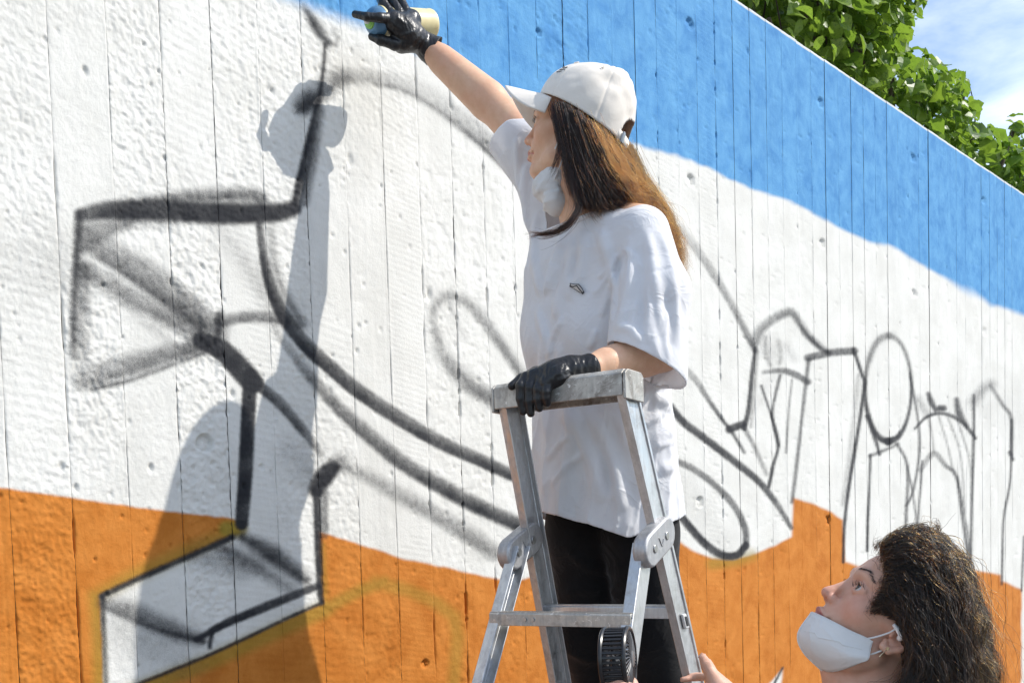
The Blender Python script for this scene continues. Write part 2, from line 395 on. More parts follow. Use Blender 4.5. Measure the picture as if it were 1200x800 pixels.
ink([(914,440),(906,475),(906,495),(912,522)], 4, .7, 1.5); ink([(892,452),(905,490),(912,520),(906,545),(901,570)], [3,4,5], .78, 1.5)
ink([(928,445),(924,480),(921,530)], 3, .45, 1.5); ink([(905,440),(893,470)], 16, .10, 10)
_a = np.linspace(-0.5 * math.pi, 0.5 * math.pi, 9)
ink([(1041 + 27 * math.cos(a), 455 + 62 * math.sin(a)) for a in _a], [7,5,4,5,10], [.32,.5,.72,.84,.95], 1.8)
ink([(1041 - 27 * math.cos(a), 455 + 62 * math.sin(a)) for a in _a], [10,7,4,6,10], [.3,.36,.66,.86,.95], 1.8)
ink([(1018,420),(1030,398),(1045,394)], 9, .2, 5)
ink([(1066,438),(1073,475),(1077,502),(1077,535),(1070,575),(1062,592)], 3.5, [.5,.66,.66,.6,.7], 1.4)
ink([(1017,488),(1025,512),(1031,532)], [7,4], .7, 1.6); ink([(1019,534),(1035,528),(1052,520)], 4, .5, 2)
ink([(1020,533),(1019,560),(1016,645)], 3.5, .78, 1.3)
ink([(1051,520),(1063,546),(1062,600),(1060,630)], 4, .6, 1.5); ink([(1063,546),(1070,580),(1076,625)], 3, .5, 1.3); ink([(1081,540),(1078,580),(1074,630)], 3, .6, 1.3)
ink([(1079,550),(1094,531),(1108,545),(1121,558),(1127,600),(1136,660)], [7,8,5,4,4], [.3,.35,.55,.7,.75], 1.6); ink([(1121,558),(1130,600),(1140,665)], 2.5, .5, 1.2)
ink([(1072,502),(1085,489),(1100,484),(1115,487),(1130,497),(1143,513)], [3,5,5,5], .72, 1.5)
ink([(1088,461),(1091,470),(1096,480)], [5,8,6], .8, 2); ink([(1101,478),(1106,478)], 8, .85, 2); ink([(1121,468),(1124,484),(1133,499)], [6,10,5], .76, 2.5)
ink([(1076,468),(1086,484)], 10, .28, 5)
for q in ([(1100,487),(1110,520),(1118,556)], [(1110,487),(1125,530),(1131,600)], [(1122,492),(1134,530),(1139,560)], [(1088,488),(1092,510),(1094,530)]): ink(q, 3, .32, 1.5)
ink([(1141,463),(1141,510),(1139,580),(1137,660)], 4, .72, 1.4); ink([(1141,470),(1150,458),(1161,450)], 11, .35, 6)
ink([(1161,452),(1175,474),(1185,490),(1185,532)], 5, [.4,.5,.56,.6], 2); ink([(1185,492),(1184,560),(1176,610),(1174,684)], 3, .72, 1.3); ink([(1183,530),(1187,538)], 4, .7, 2)
ink([(1200,628),(1197,692)], 2.5, .75, 1.2); ink([(1150,470),(1190,470)], 60, .05, 35)
ink([(917,782),(906,803)], 3, .8, 1.2)

ORANGE = [  # polygons of orange paint, photo pixels
    [(-900,470),(0,571),(45,577),(90,584),(155,593),(215,601),(268,606),(286,612),(281,624),(117,697),(120,750),(124,1500),(-900,1500)],
    [(372,622),(405,632),(430,640),(475,655),(520,664),(560,673),(600,681),(700,660),(760,622),(788,627),(810,644),(835,654),(860,655),(885,649),(928,629),(929,583),(950,589),(970,597),(988,609),(990,658),(1010,664),(1120,662),(1155,670),(1173,673),(1174,680),(1197,690),(1195,1500),(124,1500),(124,816),(250,764),(377,706)]]
WHITE_GAP = [(900,803),(917,783),(915,803)]
BLUE_LINE = [(-900,-400),(200,-60),(335,-2),(362,9),(400,23),(428,33),(480,56),(560,96),(620,124),(680,146),(752,172),(800,185),(830,197),(865,215),(885,223),(935,240),(975,262),(1000,275),(1020,283),(1040,287),(1060,298),(1090,315),(1110,328),(1130,340),(1145,346),(1160,357),(1180,362),(1200,369),(1500,470)]
OLIVE = [([(112,700),(150,678),(200,655),(262,628)], 18, .55, 9), ([(111,698),(115,750),(117,820)], 15, .6, 8), ([(266,620),(280,620)], 20, .9, 5),
         ([(124,822),(250,772),(382,712)], 20, .62, 7), ([(382,712),(425,690),(450,682)], 14, .55, 6), ([(440,682),(480,692),(512,706),(532,722),(536,745),(532,805)], 15, .45, 6),
         ([(376,640),(380,705)], 9, .45, 5), ([(835,660),(862,656),(880,650)], 14, .55, 6)]
def seg_dist(x, y, pts):
    """nearest distance and position along a polyline"""
    bd = np.full(x.shape, 1e9); bu = np.zeros(x.shape)
    for i in range(len(pts) - 1):
        ax_, ay = pts[i]; bx, by = pts[i + 1] - pts[i]; L2 = bx * bx + by * by + 1e-9
        t = np.clip(((x - ax_) * bx + (y - ay) * by) / L2, 0, 1); q = (x - ax_ - t * bx) ** 2 + (y - ay - t * by) ** 2
        m = q < bd; bd = np.where(m, q, bd); bu = np.where(m, i + t, bu)
    return np.sqrt(bd), bu
def poly_sd(x, y, poly):
    pts = np.array(poly + [poly[0]], float); d, _ = seg_dist(x, y, pts); ins = np.zeros(x.shape, bool)
    for i in range(len(pts) - 1):
        x0, y0 = pts[i]; x1, y1 = pts[i + 1]
        if y0 != y1: ins ^= ((y0 > y) != (y1 > y)) & (x < (x1 - x0) * (y - y0) / (y1 - y0) + x0)
    return np.where(ins, -d, d)
def paint(x, y):
    """blue, orange, ink, olive amounts at chart positions"""
    wob = (vnoise(x / 9, y / 9, 1) - .5) * 3
    by = np.interp(x, [p[0] for p in BLUE_LINE], [p[1] for p in BLUE_LINE]); soft = np.interp(x, [300, 460, 740, 900, 1100, 1140, 1165], [16, 10, 4, 3, 4, 9, 4])
    blue = sstep(-1, 1, -(y - by + wob) / soft)
    sd = np.minimum(*[poly_sd(x, y, q) for q in ORANGE]); sd = np.maximum(sd, -poly_sd(x, y, WHITE_GAP))
    orange = sstep(-1, 1, -(sd + wob * .5) / np.where(y > 560, 2.2, 2.2))
    k = np.zeros(x.shape)
    for pts, r, d, soft in INK:
        m = r.max() + soft + 2; lo, hi = pts.min(0) - m, pts.max(0) + m
        sel = (x > lo[0]) & (x < hi[0]) & (y > lo[1]) & (y < hi[1])
        if not sel.any(): continue
        dist, u = seg_dist(x[sel], y[sel], pts); i = np.arange(len(r)); rr = np.interp(u, i, r); k0 = np.minimum(u.astype(int), len(pts) - 2); dv = (pts[1:] - pts[:-1])[k0]; side = np.sign(dv[:, 0] * (y[sel] - pts[k0, 1]) - dv[:, 1] * (x[sel] - pts[k0, 0])); edge = 1 - (.42 if r.max() > 5 and d.max() < .94 else .12) * sstep(.5, -1.1, side * dist / np.maximum(rr, 1))
        xs_, ys_ = x[sel], y[sel]; a = np.interp(u, i, d) * sstep(1, -1, (dist - rr) / (soft * (1.25 if pts[:, 0].mean() < 760 else 1.1))) * (.80 + .22 * vnoise(xs_ / 17, ys_ / 17, 3) + .12 * vnoise(xs_ / 4, ys_ / 4, 4)) * edge; k[sel] = 1 - (1 - k[sel]) * (1 - a)
    ol = np.zeros(x.shape)
    for pts, w, d, soft in OLIVE:
        pts = np.array(pts, float); lo, hi = pts.min(0) - 40, pts.max(0) + 40
        sel = (x > lo[0]) & (x < hi[0]) & (y > lo[1]) & (y < hi[1])
        if not sel.any(): continue
        dist, _ = seg_dist(x[sel], y[sel], pts); ol[sel] = np.maximum(ol[sel], d * sstep(1, -1, (dist - w / 2) / soft))
    return np.stack([blue, orange, 1 - (1 - np.clip(k, 0, 1)) ** 1.9, ol], 1)

HOLES = [(808,28),(962,120),(1070,185),(1152,234),(809,211),(964,285),(1071,344),(1153,388),(820,588),(971,609),(240,519),(498,777),(631,38)]
HOLES = [(*wall_tz(*h), 0.021 if i < 11 else 0.012) for i, h in enumerate(HOLES)]
_r = np.random.default_rng(11)
PITS = [(_r.uniform(0.6, 6.6), _r.uniform(1.0, 3.5), _r.uniform(0.0018, 0.0052), _r.uniform(0.002, 0.005)) for _ in range(1500)]
for q in ((99,84,.008),(346/4+2,572,.007),(72,547,.008),(177,548,.007),(272,462,.008),(817,70,.006),(876,60,.010),(650,20,.006),(570,268-200+100,.006),(1028,288,.012),(503,345,.01),(410,188,.012)):
    PITS.append((*wall_tz(q[0], q[1]), q[2] * .8, .006))
PITS = np.array(PITS)
JOINT = _r.random(400); JW = np.where(JOINT > .66, _r.uniform(.0014, .0026, 400), _r.uniform(.0009, .0015, 400)); JD = np.where(JOINT > .66, .0046, .0017) * _r.uniform(.8, 1.2, 400)

def board_relief(t, z, i, px):
    """outward height of the concrete skin in board i; px: sample pitch (relief finer than it is left out)"""
    r = np.random.default_rng(100 + i); off = r.uniform(-.0012, .0012); tilt = r.uniform(-.012, .012); kind = r.random()
    tc = T0 + (i + .5) * BOARD; h = np.full(t.shape, off) + tilt * (t - tc)
    f = lambda wl_: np.clip(wl_ / px / 2.2, 0, 1) ** 2
    rough = r.uniform(.7, 1.25) * np.interp(tc, [.8, 2.2, 4, 7], [1.25, 1.0, .55, .5])
    warp = vnoise(t * 40, z * 22, 5) * .012; rough = rough * (.30 + 1.35 * sstep(.15, .85, vnoise(t * 5 + i * .37, z * 2.1 + i * 1.9, 3)))
    h = h + (vnoise(t * 26 + 7 * i, z * 9, 0) - .5) * .0012
    h += (vnoise((t + warp) * 95, (z + warp) * 62, 1) - .5) * .0011 * rough * f(.011)
    h += (vnoise((t - warp) * 185, (z + warp) * 135, 2) - .5) * .0019 * rough * f(.006)
    h += (vnoise(t * 330, z * 240, 3) - .5) * .0013 * rough * f(.003)
    h += -np.clip(vnoise(t * 60 + i, z * 45, 4) - .72, 0, 1) * .006 * rough * f(.01)          # shallow pocks
    if kind < .45: h += np.sin((z + t * .15 + vnoise(t * 6, z * 6, 6) * .02) * 2 * math.pi / r.uniform(.013, .02)) * .00022 * (vnoise(z * 3, t * 5, 7) > .35) * f(.014)
    elif kind < .75: h += (vnoise(t * 200 + vnoise(z * 3, t * 8, 2) * 3, z * 2.2, 5) - .5) * .0014 * f(.006)
    for side, j in ((0, i), (1, i + 1)):                        # the joints
        e = (t - (T0 + i * BOARD)) if side == 0 else (T0 + (i + 1) * BOARD - t)
        v = vnoise(z * 14 + j * 3.7, np.full(z.shape, j * 1.3), 6); v2 = vnoise(z * 55 + j, np.full(z.shape, j * 2.9), 7)
        st = (.2 + 1.3 * sstep(.35, .8, v)) * np.interp(T0 + i * BOARD, [1.4, 3.2, 6], [1, .55, .5]); w = JW[j + 40] * (.7 + .9 * v2) * (.7 + .6 * v)
        h -= JD[j + 40] * st * np.exp(-(np.maximum(e, 0) / w) ** 2)
        if JOINT[j + 40] > .90: h -= .007 * (v2 > .70) * (v > .55) * np.exp(-(e / .0045) ** 4)
        if JOINT[j + 40] < .3: h += .0014 * np.exp(-((e - .002) / .003) ** 2) * v
    return h

wall_mat = Mat('painted_board_concrete', (0.8, 0.8, 0.78), 0.82, spec=0.25)
_m = wall_mat
_col = _m.attr('mural', 'Color'); _sep = _m.node('ShaderNodeSeparateColor'); _m.l.new(_col, _sep.inputs['Color']); _olv = _m.attr('mural', 'Alpha')
_g1 = _m.noise(560, 2, .65); _g2 = _m.noise(7, 4, .6); _g3 = _m.noise(60, 3, .6)
_white = _m.mix(_m.remap(_g2, .35, .65), (0.625, 0.614, 0.575), (0.695, 0.685, 0.648))
_white = _m.mix(_m.remap(_g3, .60, .82, 0, .4), _white, (0.48, 0.47, 0.445))
_gs = _m.noise(16, 4, .65, _m.coord((1, 1, .09))); _gm = _m.noise(14, 5, .7, None, .4)
_white = _m.mix(_m.remap(_gs, .55, .78, 0, .30), _white, (0.52, 0.51, 0.485))
_blue = _m.mix(_m.remap(_gm, .35, .68), _m.mix(_m.remap(_g2, .3, .7), (0.052, 0.205, 0.45), (0.078, 0.262, 0.525)), (0.118, 0.325, 0.57)); _blue = _m.mix(_m.remap(_gs, .52, .75, 0, .45), _blue, (0.050, 0.195, 0.43))
_oran = _m.mix(_m.remap(_gm, .38, .7), _m.mix(_m.remap(_g2, .3, .7), (0.425, 0.132, 0.014), (0.50, 0.168, 0.022)), (0.56, 0.205, 0.036))
def _grain(v, g, amt): return _m.math('MULTIPLY_ADD', _m.math('SUBTRACT', g, .5), _m.math('MULTIPLY', _m.math('MULTIPLY', v, _m.math('SUBTRACT', 1.0, v)), amt), v, clamp=True)
_c = _m.mix(_grain(_sep.outputs[0], _g1, 3.5), _white, _blue)
_c = _m.mix(_grain(_sep.outputs[1], _g1, 2.5), _c, _oran)
_c = _m.mix(_grain(_olv, _g1, 2.5), _c, (0.27, 0.20, 0.026))
_c = _m.mix(_grain(_sep.outputs[2], _m.math('MULTIPLY_ADD', _g3, .35, _m.math('MULTIPLY', _g1, .65)), 5.5), _c, (0.018, 0.019, 0.023))
_m.base(_c)
_m.bump(_m.math('ADD', _m.noise(520, 3, .65), _m.math('MULTIPLY', _m.noise(190, 3, .6), 1.3)), .45, .0016)

concrete_mat = Mat('grey_concrete', (0.42, 0.41, 0.39), 0.9)
concrete_mat.base(concrete_mat.mix(concrete_mat.remap(concrete_mat.noise(5, 5), .3, .7), (0.36, 0.355, 0.34), (0.47, 0.46, 0.44))).bump(concrete_mat.noise(160, 4), .4, .002)

wall = empty('painted_wall', wall_pt(V(3.0), V(GZ))[0])
tag(wall, 'tall board-marked concrete wall painted white, blue and orange with black spray letters', 'wall', kind='thing')
_core = MB(); _e = lambda t, z, h: wall_pt(t, z, h)
_core.hexa([_e(-1.3, GZ - .1, -.3), _e(9.3, GZ - .1, -.3), _e(9.3, GZ - .1, -.02), _e(-1.3, GZ - .1, -.02), _e(-1.3, WTOP - .004, -.3), _e(9.3, WTOP - .004, -.3), _e(9.3, WTOP - .004, -.02), _e(-1.3, WTOP - .004, -.02)])
_core.build('wall_core', concrete_mat.m, wall, smooth=False)

def build_board(i):
    t0, t1 = T0 + i * BOARD + .0003, T0 + (i + 1) * BOARD - .0003; tc = (t0 + t1) / 2
    far = tc < .55 or tc > 6.75
    dep = tc * (WDIR @ FW) + WD * (WN @ FW)
    pv = dep / F_PX; pt = dep * dep / (WD * F_PX) * 1.0                         # metres per pixel, up and along
    pt = max(pt, pv)
    if far: ct, rows = np.linspace(t0 + .012, t1 - .012, 7), np.linspace(GZ, WTOP, 60); px = .05
    else:
        ct = np.linspace(t0 + .009, t1 - .009, max(5, int(.1 / (pt * 1.5)))); ztop = min(WTOP, 1.55 + dep * .545 + .12); zlo = 1.55 - dep * .20 - .12
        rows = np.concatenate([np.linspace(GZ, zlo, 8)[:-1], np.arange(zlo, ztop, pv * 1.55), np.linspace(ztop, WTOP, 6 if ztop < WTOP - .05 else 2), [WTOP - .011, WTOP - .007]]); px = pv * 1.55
        rows = np.unique(np.round(rows, 5))
    cols = np.concatenate([[t0, t0 + .0016, t0 + .0035, t0 + .006], ct, [t1 - .006, t1 - .0035, t1 - .0016, t1]])
    T, Z = np.meshgrid(cols, rows, indexing='ij'); H = board_relief(T, Z, i, px)
    sel = PITS[(PITS[:, 0] > t0 - .02) & (PITS[:, 0] < t1 + .02)] if not far else []
    for (a, b, r_, dp) in sel:
        k0, k1 = np.searchsorted(rows, [b - r_ * 3, b + r_ * 3])
        if k1 > k0: H[:, k0:k1] -= dp * np.exp(-(((T[:, k0:k1] - a) ** 2 + ((Z[:, k0:k1] - b) * .6) ** 2) / r_ ** 2) ** 2)
    for (a, b, r_) in HOLES:
        if abs(a - tc) < .12:
            rr = np.sqrt((T - a) ** 2 + (Z - b) ** 2) / r_; H -= .011 * sstep(1.06, .82, rr) - .006 * sstep(.75, .3, np.sqrt((T - a + r_ * .2) ** 2 + (Z - b + r_ * .3) ** 2) / r_)
    pos = wall_pt(T, Z, H).reshape(-1, 3); nc, nr = T.shape
    cx, cy = chart(wall_pt(T, Z, 0).reshape(-1, 3))
    base = (np.arange(nc - 1)[:, None] * nr + np.arange(nr - 1)[None, :]).ravel()
    quads = np.stack([base, base + nr, base + nr + 1, base + 1], 1)
    n0 = len(pos)                                                               # top return of the skin
    top = np.arange(nc) * nr + nr - 1; back = wall_pt(cols, np.full(nc, WTOP), np.full(nc, -.3)); pos = np.concatenate([pos, back])
    q2 = np.stack([top[:-1], top[1:], n0 + np.arange(1, nc), n0 + np.arange(nc - 1)], 1)
    me = mesh_np('board', pos, np.concatenate([quads, q2]))
    pa = paint(cx, cy); pa[Z.ravel() > WTOP - .009] *= .12; pa = np.concatenate([pa, np.tile([0, 0, 0, 0], (nc, 1))]); attr(me, 'mural', pa)  # paint thinned along the top edge: the sunlit chamfer line put into the colour
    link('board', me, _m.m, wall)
I0 = int(math.floor((-1.2 - T0) / BOARD)); I1 = int(math.floor((9.2 - T0) / BOARD))
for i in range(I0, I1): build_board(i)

# ------------------------------------------------------------------ ground
ground_mat = Mat('grey_paving', (0.14, 0.14, 0.142), 0.9)
_gv = ground_mat.coord((1, 1, 1))
ground_mat.base(ground_mat.mix(ground_mat.remap(ground_mat.noise(3, 6, .65, _gv), .3, .7), (0.105, 0.106, 0.108), (0.16, 0.16, 0.162))).bump(ground_mat.noise(220, 4, .7, _gv), .5, .004)
g = MB(); g.hexa([V(-900, -900, -.6), V(900, -900, -.6), V(900, 900, -.6), V(-900, 900, -.6), V(-900, -900, GZ), V(900, -900, GZ), V(900, 900, GZ), V(-900, 900, GZ)])
tag(g.build('ground', ground_mat.m, smooth=False), 'grey paving in front of the wall', kind='structure')
# ------------------------------------------------------------------ folding aluminium ladder
LA, LB, ZU = unit(V(.85, -.527, 0)), unit(V(.527, .85, 0)), V(0, 0, 1)         # across the ladder, away from the camera, up
L_TL = P(583, 462, 2.06); L_TR = L_TL + LA * .272
def rail_a(side, h, b=0.0):                                                  # front edge of a rail, h below the top
    o = L_TL if side < 0 else L_TR
    return o + LB * (.39 * h + b) + LA * side * .055 * h - ZU * h
def rail_b(side, h, b=0.0):                                                  # strut hinged to the rails, h below the hinge
    o = rail_a(side, .315) - LB * .075
    return o - LB * (.5 * h - b) + LA * side * .05 * h - ZU * h
def alu(name, base, rough, dirt, seed=0):
    m = Mat(name, base, rough, 0.86)
    v = m.coord((1, 1, 1)); n1 = m.noise(34 + seed * 2, 6, .75, v, .6); n2 = m.noise(11, 5, .7, v, .8); n3 = m.noise(130, 3, .7, m.coord((1, 1, .12)))
    c = m.mix(m.remap(n3, .35, .7), base, tuple(x * .82 for x in base)); c = m.mix(m.remap(n1, .5, .72, 0, dirt), c, (.33, .31, .28)); c = m.mix(m.remap(n1, .66, .74, 0, dirt), c, (.74, .73, .70))
    c = m.mix(m.remap(n2, .50, .66, 0, dirt * .85), c, (.17, .15, .13)); c = m.mix(m.remap(m.noise(75, 4, .75, v, 1.2), .60, .66, 0, dirt * .9), c, (.80, .79, .76)); m.base(c); m.rough(m.math('ADD', m.remap(n1, .3, .75, rough - .08, rough + .22), m.remap(n3, .3, .7, -.04, .08)))
    m.l.new(m.remap(n1, .45, .7, .9, .9 - dirt), m.b.inputs['Metallic']); m.bump(m.math('ADD', n3, m.math('MULTIPLY', n1, .6)), .12, .001); return m.m
ALU = alu('aluminium', (.62, .63, .64), .34, .35); ALU_DIRTY = alu('worn_aluminium', (.52, .505, .47), .52, 1.0, 9); ALU_CAST = alu('cast_aluminium', (.5, .5, .51), .48, .3, 3)
BLACK_PLASTIC = Mat('black_plastic', (.014, .014, .016), .42).m; STEEL = Mat('steel', (.4, .4, .4), .35, .9).m
ladder = tag(empty('step_ladder', (.33, 2.2, GZ)), 'folding aluminium ladder under the woman in the white cap', 'ladder')
H_A = L_TL[2] - GZ - .012; H_B = rail_b(-1, 0)[2] - GZ - .012
def channel(mb, p0, p1, side, dep, fl, th):
    """C section: web on the outer side, flanges pointing in"""
    q = []
    for p in (p0, p1):
        u, w = LA * -side, LB
        q.append([p, p + u * fl, p + u * fl + w * th, p + u * th + w * th, p + u * th + w * (dep - th), p + u * fl + w * (dep - th), p + u * fl + w * dep, p + w * dep])
    a = [mb.bm.verts.new(Vector(x)) for x in q[0]]; b = [mb.bm.verts.new(Vector(x)) for x in q[1]]; n = 8
    mb.bm.faces.new(a); mb.bm.faces.new(b[::-1])
    for i in range(n): mb.bm.faces.new([a[i], b[i], b[(i + 1) % n], a[(i + 1) % n]])
    return mb
for s in (-1, 1):
    r = channel(MB(), rail_a(s, .004), rail_a(s, H_A), s, .072, .015, .003).build('rail', ALU, ladder, .0012)
    m = MB(); e = LA * s * .0022                                              # raised rib down each edge of the outer face
    for bb in (.004, .064): m.bar(rail_a(s, .02, bb) + e * .5, rail_a(s, H_A - .03, bb) + e * .5, LA, LB, .0022, .004)
    m.build('rib', ALU, r, .0008)
    MB().bar(rail_a(s, H_A - .05, .036) - LA * s * .012, rail_a(s, H_A + .008, .036) - LA * s * .012, LA, LB, .022, .043).build('foot', BLACK_PLASTIC, r, .004)
    channel(MB(), rail_b(s, -.01), rail_b(s, H_B), s, .05, .024, .003).build('strut', ALU, ladder, .0012)
    MB().bar(rail_b(s, H_B - .05, .025) - LA * s * .012, rail_b(s, H_B + .008, .025) - LA * s * .012, LA, LB, .022, .032).build('foot', BLACK_PLASTIC, ladder, .004)
# the cap across the top
c0, c1 = L_TL - LA * .006 - LB * .005, L_TR + LA * .006 - LB * .005
prof = [V(0, -.030), V(0, .012), V(.012, .021), V(.074, .021), V(.084, .012), V(.084, -.030), V(.080, -.030), V(.080, .006), V(.004, .006), V(.004, -.030)]
cap_o = MB().prism([c0 + LB * q[0] + ZU * q[1] for q in prof], c1 - c0).build('top_cap', ALU_DIRTY, ladder, .003, seg=3)
for s, c in ((-1, c0), (1, c1)): MB().prism([c + LA * s * .0012 + LB * q[0] + ZU * q[1] for q in [V(.001, -.036), V(.001, .012), V(.013, .020), V(.073, .020), V(.083, .012), V(.083, -.036)]], LA * s * .006).build('end_plate', ALU_DIRTY, cap_o, .0015)
for s in (-1, 1):
    for q in (.02, .06): MB().tube([rail_a(s, .024, q) + LA * s * .007, rail_a(s, .024, q) + LA * s * .0105], .0032, 8).build('rivet', STEEL, cap_o)
# hinge brackets: thick rounded plates
for s in (-1, 1):
    ctr = rail_a(s, .305) - LB * .018 + LA * s * .004; ax_ = unit(LB * .92 + ZU * .39); ay = unit(np.cross(LA, ax_)); ay = ay if ay[2] > 0 else -ay
    pts = [ctr + ax_ * .043 * c_ + (ax_ * math.cos(a) * c_ + ay * math.sin(a)) * .033 for c_, rng in ((1, np.linspace(-math.pi / 2, math.pi / 2, 9)), (-1, np.linspace(math.pi / 2, -math.pi / 2, 9))) for a in rng]
    br = MB().prism([p - LA * s * .018 for p in pts], LA * s * .03).build('hinge', ALU_CAST, ladder, .005, seg=3)
    for c_ in (-.034, .03): MB().tube([ctr + ax_ * c_ - LA * s * .0215, ctr + ax_ * c_ + LA * s * .0145], .0085, 14).build('pin', STEEL, br, .001)
    m = MB()                                                                  # cast arrow-like mark on the plate
    for sgn in (-1, 1):
        o_ = ctr + LA * sgn * .0155 - LA * s * .003; m.bar(o_ - ax_ * .008 + ay * .012, o_ - ay * .010, ax_, LA, .0016, .0012); m.bar(o_ - ay * .010, o_ + ax_ * .012 + ay * .002, ax_, LA, .0016, .0012)
    m.build('cast_mark', ALU_CAST, br)
# rungs
def rung(fn, h, b, name='rung', mat=ALU):
    p0, p1 = fn(-1, h, b) + LA * .003, fn(1, h, b) - LA * .003; u = unit(p1 - p0)
    r = MB().prism([p0 + LB * q[0] + ZU * q[1] for q in (V(-.016, -.013), V(-.016, .010), V(-.013, .013), V(.013, .013), V(.016, .010), V(.016, -.013), V(.012, -.013), V(.012, .006), V(-.012, .006), V(-.012, -.013))], p1 - p0).build(name, mat, ladder, .001)
    m = MB()
    for i in range(5): m.bar(p0 + LB * (-.011 + .0055 * i) + ZU * .0138, p1 + LB * (-.011 + .0055 * i) + ZU * .0138, LB, ZU, .0012, .0012)
    m.build('tread_ribs', mat, r); return r, p0, u
for zz in (1.405, 1.155, .905, .655, .405, .155): rung(rail_a, L_TL[2] - zz, .036)
for i, zz in enumerate((1.405, 1.13, .855, .58, .305, .03)):
    r, p0, u = rung(rail_b, rail_b(-1, 0)[2] - zz, .012, mat=ALU_DIRTY if i == 0 else ALU)
    if i == 0:
        for q in (.085, .103): MB().tube([p0 + u * q - LB * .0155 + ZU * 0, p0 + u * q - LB * .0185], .0042, 10).build('screw', STEEL, r)
# the clip set into the right rail
q = rail_a(1, .47, .036) + LA * .0042; dn = unit(rail_a(1, 1) - rail_a(1, 0))
ck = MB().bar(q - dn * .017, q + dn * .017, LA, LB, .0035, .010).build('clip', Mat('grey_plastic', (.55, .55, .54), .45).m, ladder, .003, seg=3)
MB().bar(q + LA * .0037 - dn * .011, q + LA * .0037 + dn * .011, LA, LB, .0012, .0055).build('clip_slot', BLACK_PLASTIC, ck, .0015)
# ------------------------------------------------------------------ people: shared builders
def head_frame(fdir, pitch, ctr, tilt=0.0):
    f = unit(V(fdir[0], fdir[1], 0)); r = V(f[1], -f[0], 0); c, s = math.cos(pitch), math.sin(pitch)
    y = f * c + ZU * s; z = ZU * c - f * s; r2 = r * math.cos(tilt) + z * math.sin(tilt); z2 = np.cross(r2, y)
    return (np.stack([r2, y, z2], 1), np.asarray(ctr, float))
def head_sdf(F, fr, s=1.0, ears=(-1, 1)):
    v = lambda *a: V(*a) * s
    E = lambda c, r, k, op='add', rot=None: F.ell(v(*c), v(*r), k * s, fr, op, rot)
    C = lambda a, b, r0, r1, k, op='add': F.cap(v(*a), v(*b), r0 * s, r1 * s, k * s, fr, op)
    E((0, -.010, .046), (.074, .092, .087), 0)
    E((0, .032, .052), (.060, .058, .058), .025)                        # forehead
    E((0, .030, -.012), (.056, .056, .064), .02)                        # mid face
    for q in (-1, 1):
        C((q * .050, .004, -.042), (q * .044, .022, -.060), .015, .015, .022)      # jaw angle
        C((q * .044, .022, -.060), (q * .014, .064, -.078), .0150, .0130, .022)    # jaw line
        E((q * .040, .056, -.006), (.021, .020, .020), .022)            # cheek
        C((q * .052, .046, .006), (q * .066, .006, .008), .009, .008, .018)        # cheek bone
        C((q * .012, .088, .041), (q * .046, .070, .041), .0075, .007, .014)       # brow ridge
    E((0, .066, -.036), (.030, .025, .026), .02)                        # maxilla
    E((0, .0725, -.0755), (.0170, .0150, .0140), .014)                    # chin
    C((0, .084, .034), (0, .0995, -.002), .0055, .0078, .010); E((0, .1025, -.0105), (.0098, .0105, .0088), .007)
    for q in (-1, 1):
        E((q * .0115, .0925, -.0145), (.0068, .0090, .0065), .006)
        E((q * .0055, .0985, -.0205), (.0034, .0055, .0032), .002, 'sub')          # nostril
        E((q * .032, .0935, .0215), (.0165, .0145, .0120), .012, 'sub')            # eye socket
        E((q * .0305, .0712, .0215), (.0142, .0142, .0136), .004)       # lids over the ball
        C((q * .018, .0815, .0185), (q * .0305, .0845, .0275), .0022, .0026, .004); C((q * .0305, .0845, .0275), (q * .0445, .0745, .0215), .0026, .0020, .004)
        C((q * .019, .0815, .0165), (q * .0315, .0830, .0135), .0020, .0022, .005); C((q * .0315, .0830, .0135), (q * .0440, .0745, .0190), .0022, .0018, .005)
        E((q * .0312, .0862, .0200), (.0108, .0085, .0054), .002, 'sub')           # the open slit
        C((0, .0945, -.0365), (q * .011, .0910, -.0385), .0050, .0042, .004); C((q * .011, .0910, -.0385), (q * .0225, .0815, -.0440), .0042, .0018, .004)
        C((0, .0920, -.0495), (q * .012, .0885, -.0485), .0060, .0050, .004); C((q * .012, .0885, -.0485), (q * .0215, .0815, -.0445), .0050, .0018, .004)
        C((0, .1000, -.0432), (q * .022, .0855, -.0442), .0011, .0009, .002, 'sub')
        E((q * .0245, .080, -.045), (.004, .004, .004), .005, 'sub')
        E((q * .070, .030, .052), (.010, .018, .022), .02, 'sub')                  # temple
    C((0, .1005, -.024), (0, .0985, -.031), .0018, .0020, .004, 'sub')              # philtrum
    C((-.012, .0945, -.0615), (.012, .0945, -.0615), .0035, .0035, .008, 'sub')
    for q in ears:
        o = q * .071
        pts = [(o + q * .003, .012, .010), (o + q * .006, .013, .022), (o + q * .010, .004, .032), (o + q * .014, -.010, .031), (o + q * .015, -.018, .018), (o + q * .012, -.017, .002), (o + q * .008, -.010, -.014), (o + q * .004, -.001, -.024), (o + q * .001, .008, -.024), (o, .011, -.016)]
        E((o, -.002, .002), (.0065, .014, .022), .006)
        F.chain([v(*p) for p in pts], [x * s for x in (.0028, .0034, .0038, .0040, .0040, .0040, .0046, .0056, .0056, .004)], .003 * s, fr)
        F.chain([v(o + q * .009, -.004, .022), v(o + q * .011, -.010, .012), v(o + q * .009, -.008, -.002)], [.003 * s] * 3, .003 * s, fr)
        C((o + q * .004, .012, .001), (o + q * .005, .012, -.006), .0040, .0035, .004)   # tragus
        E((o + q * .009, .001, -.002), (.0065, .0075, .0095), .003, 'sub')
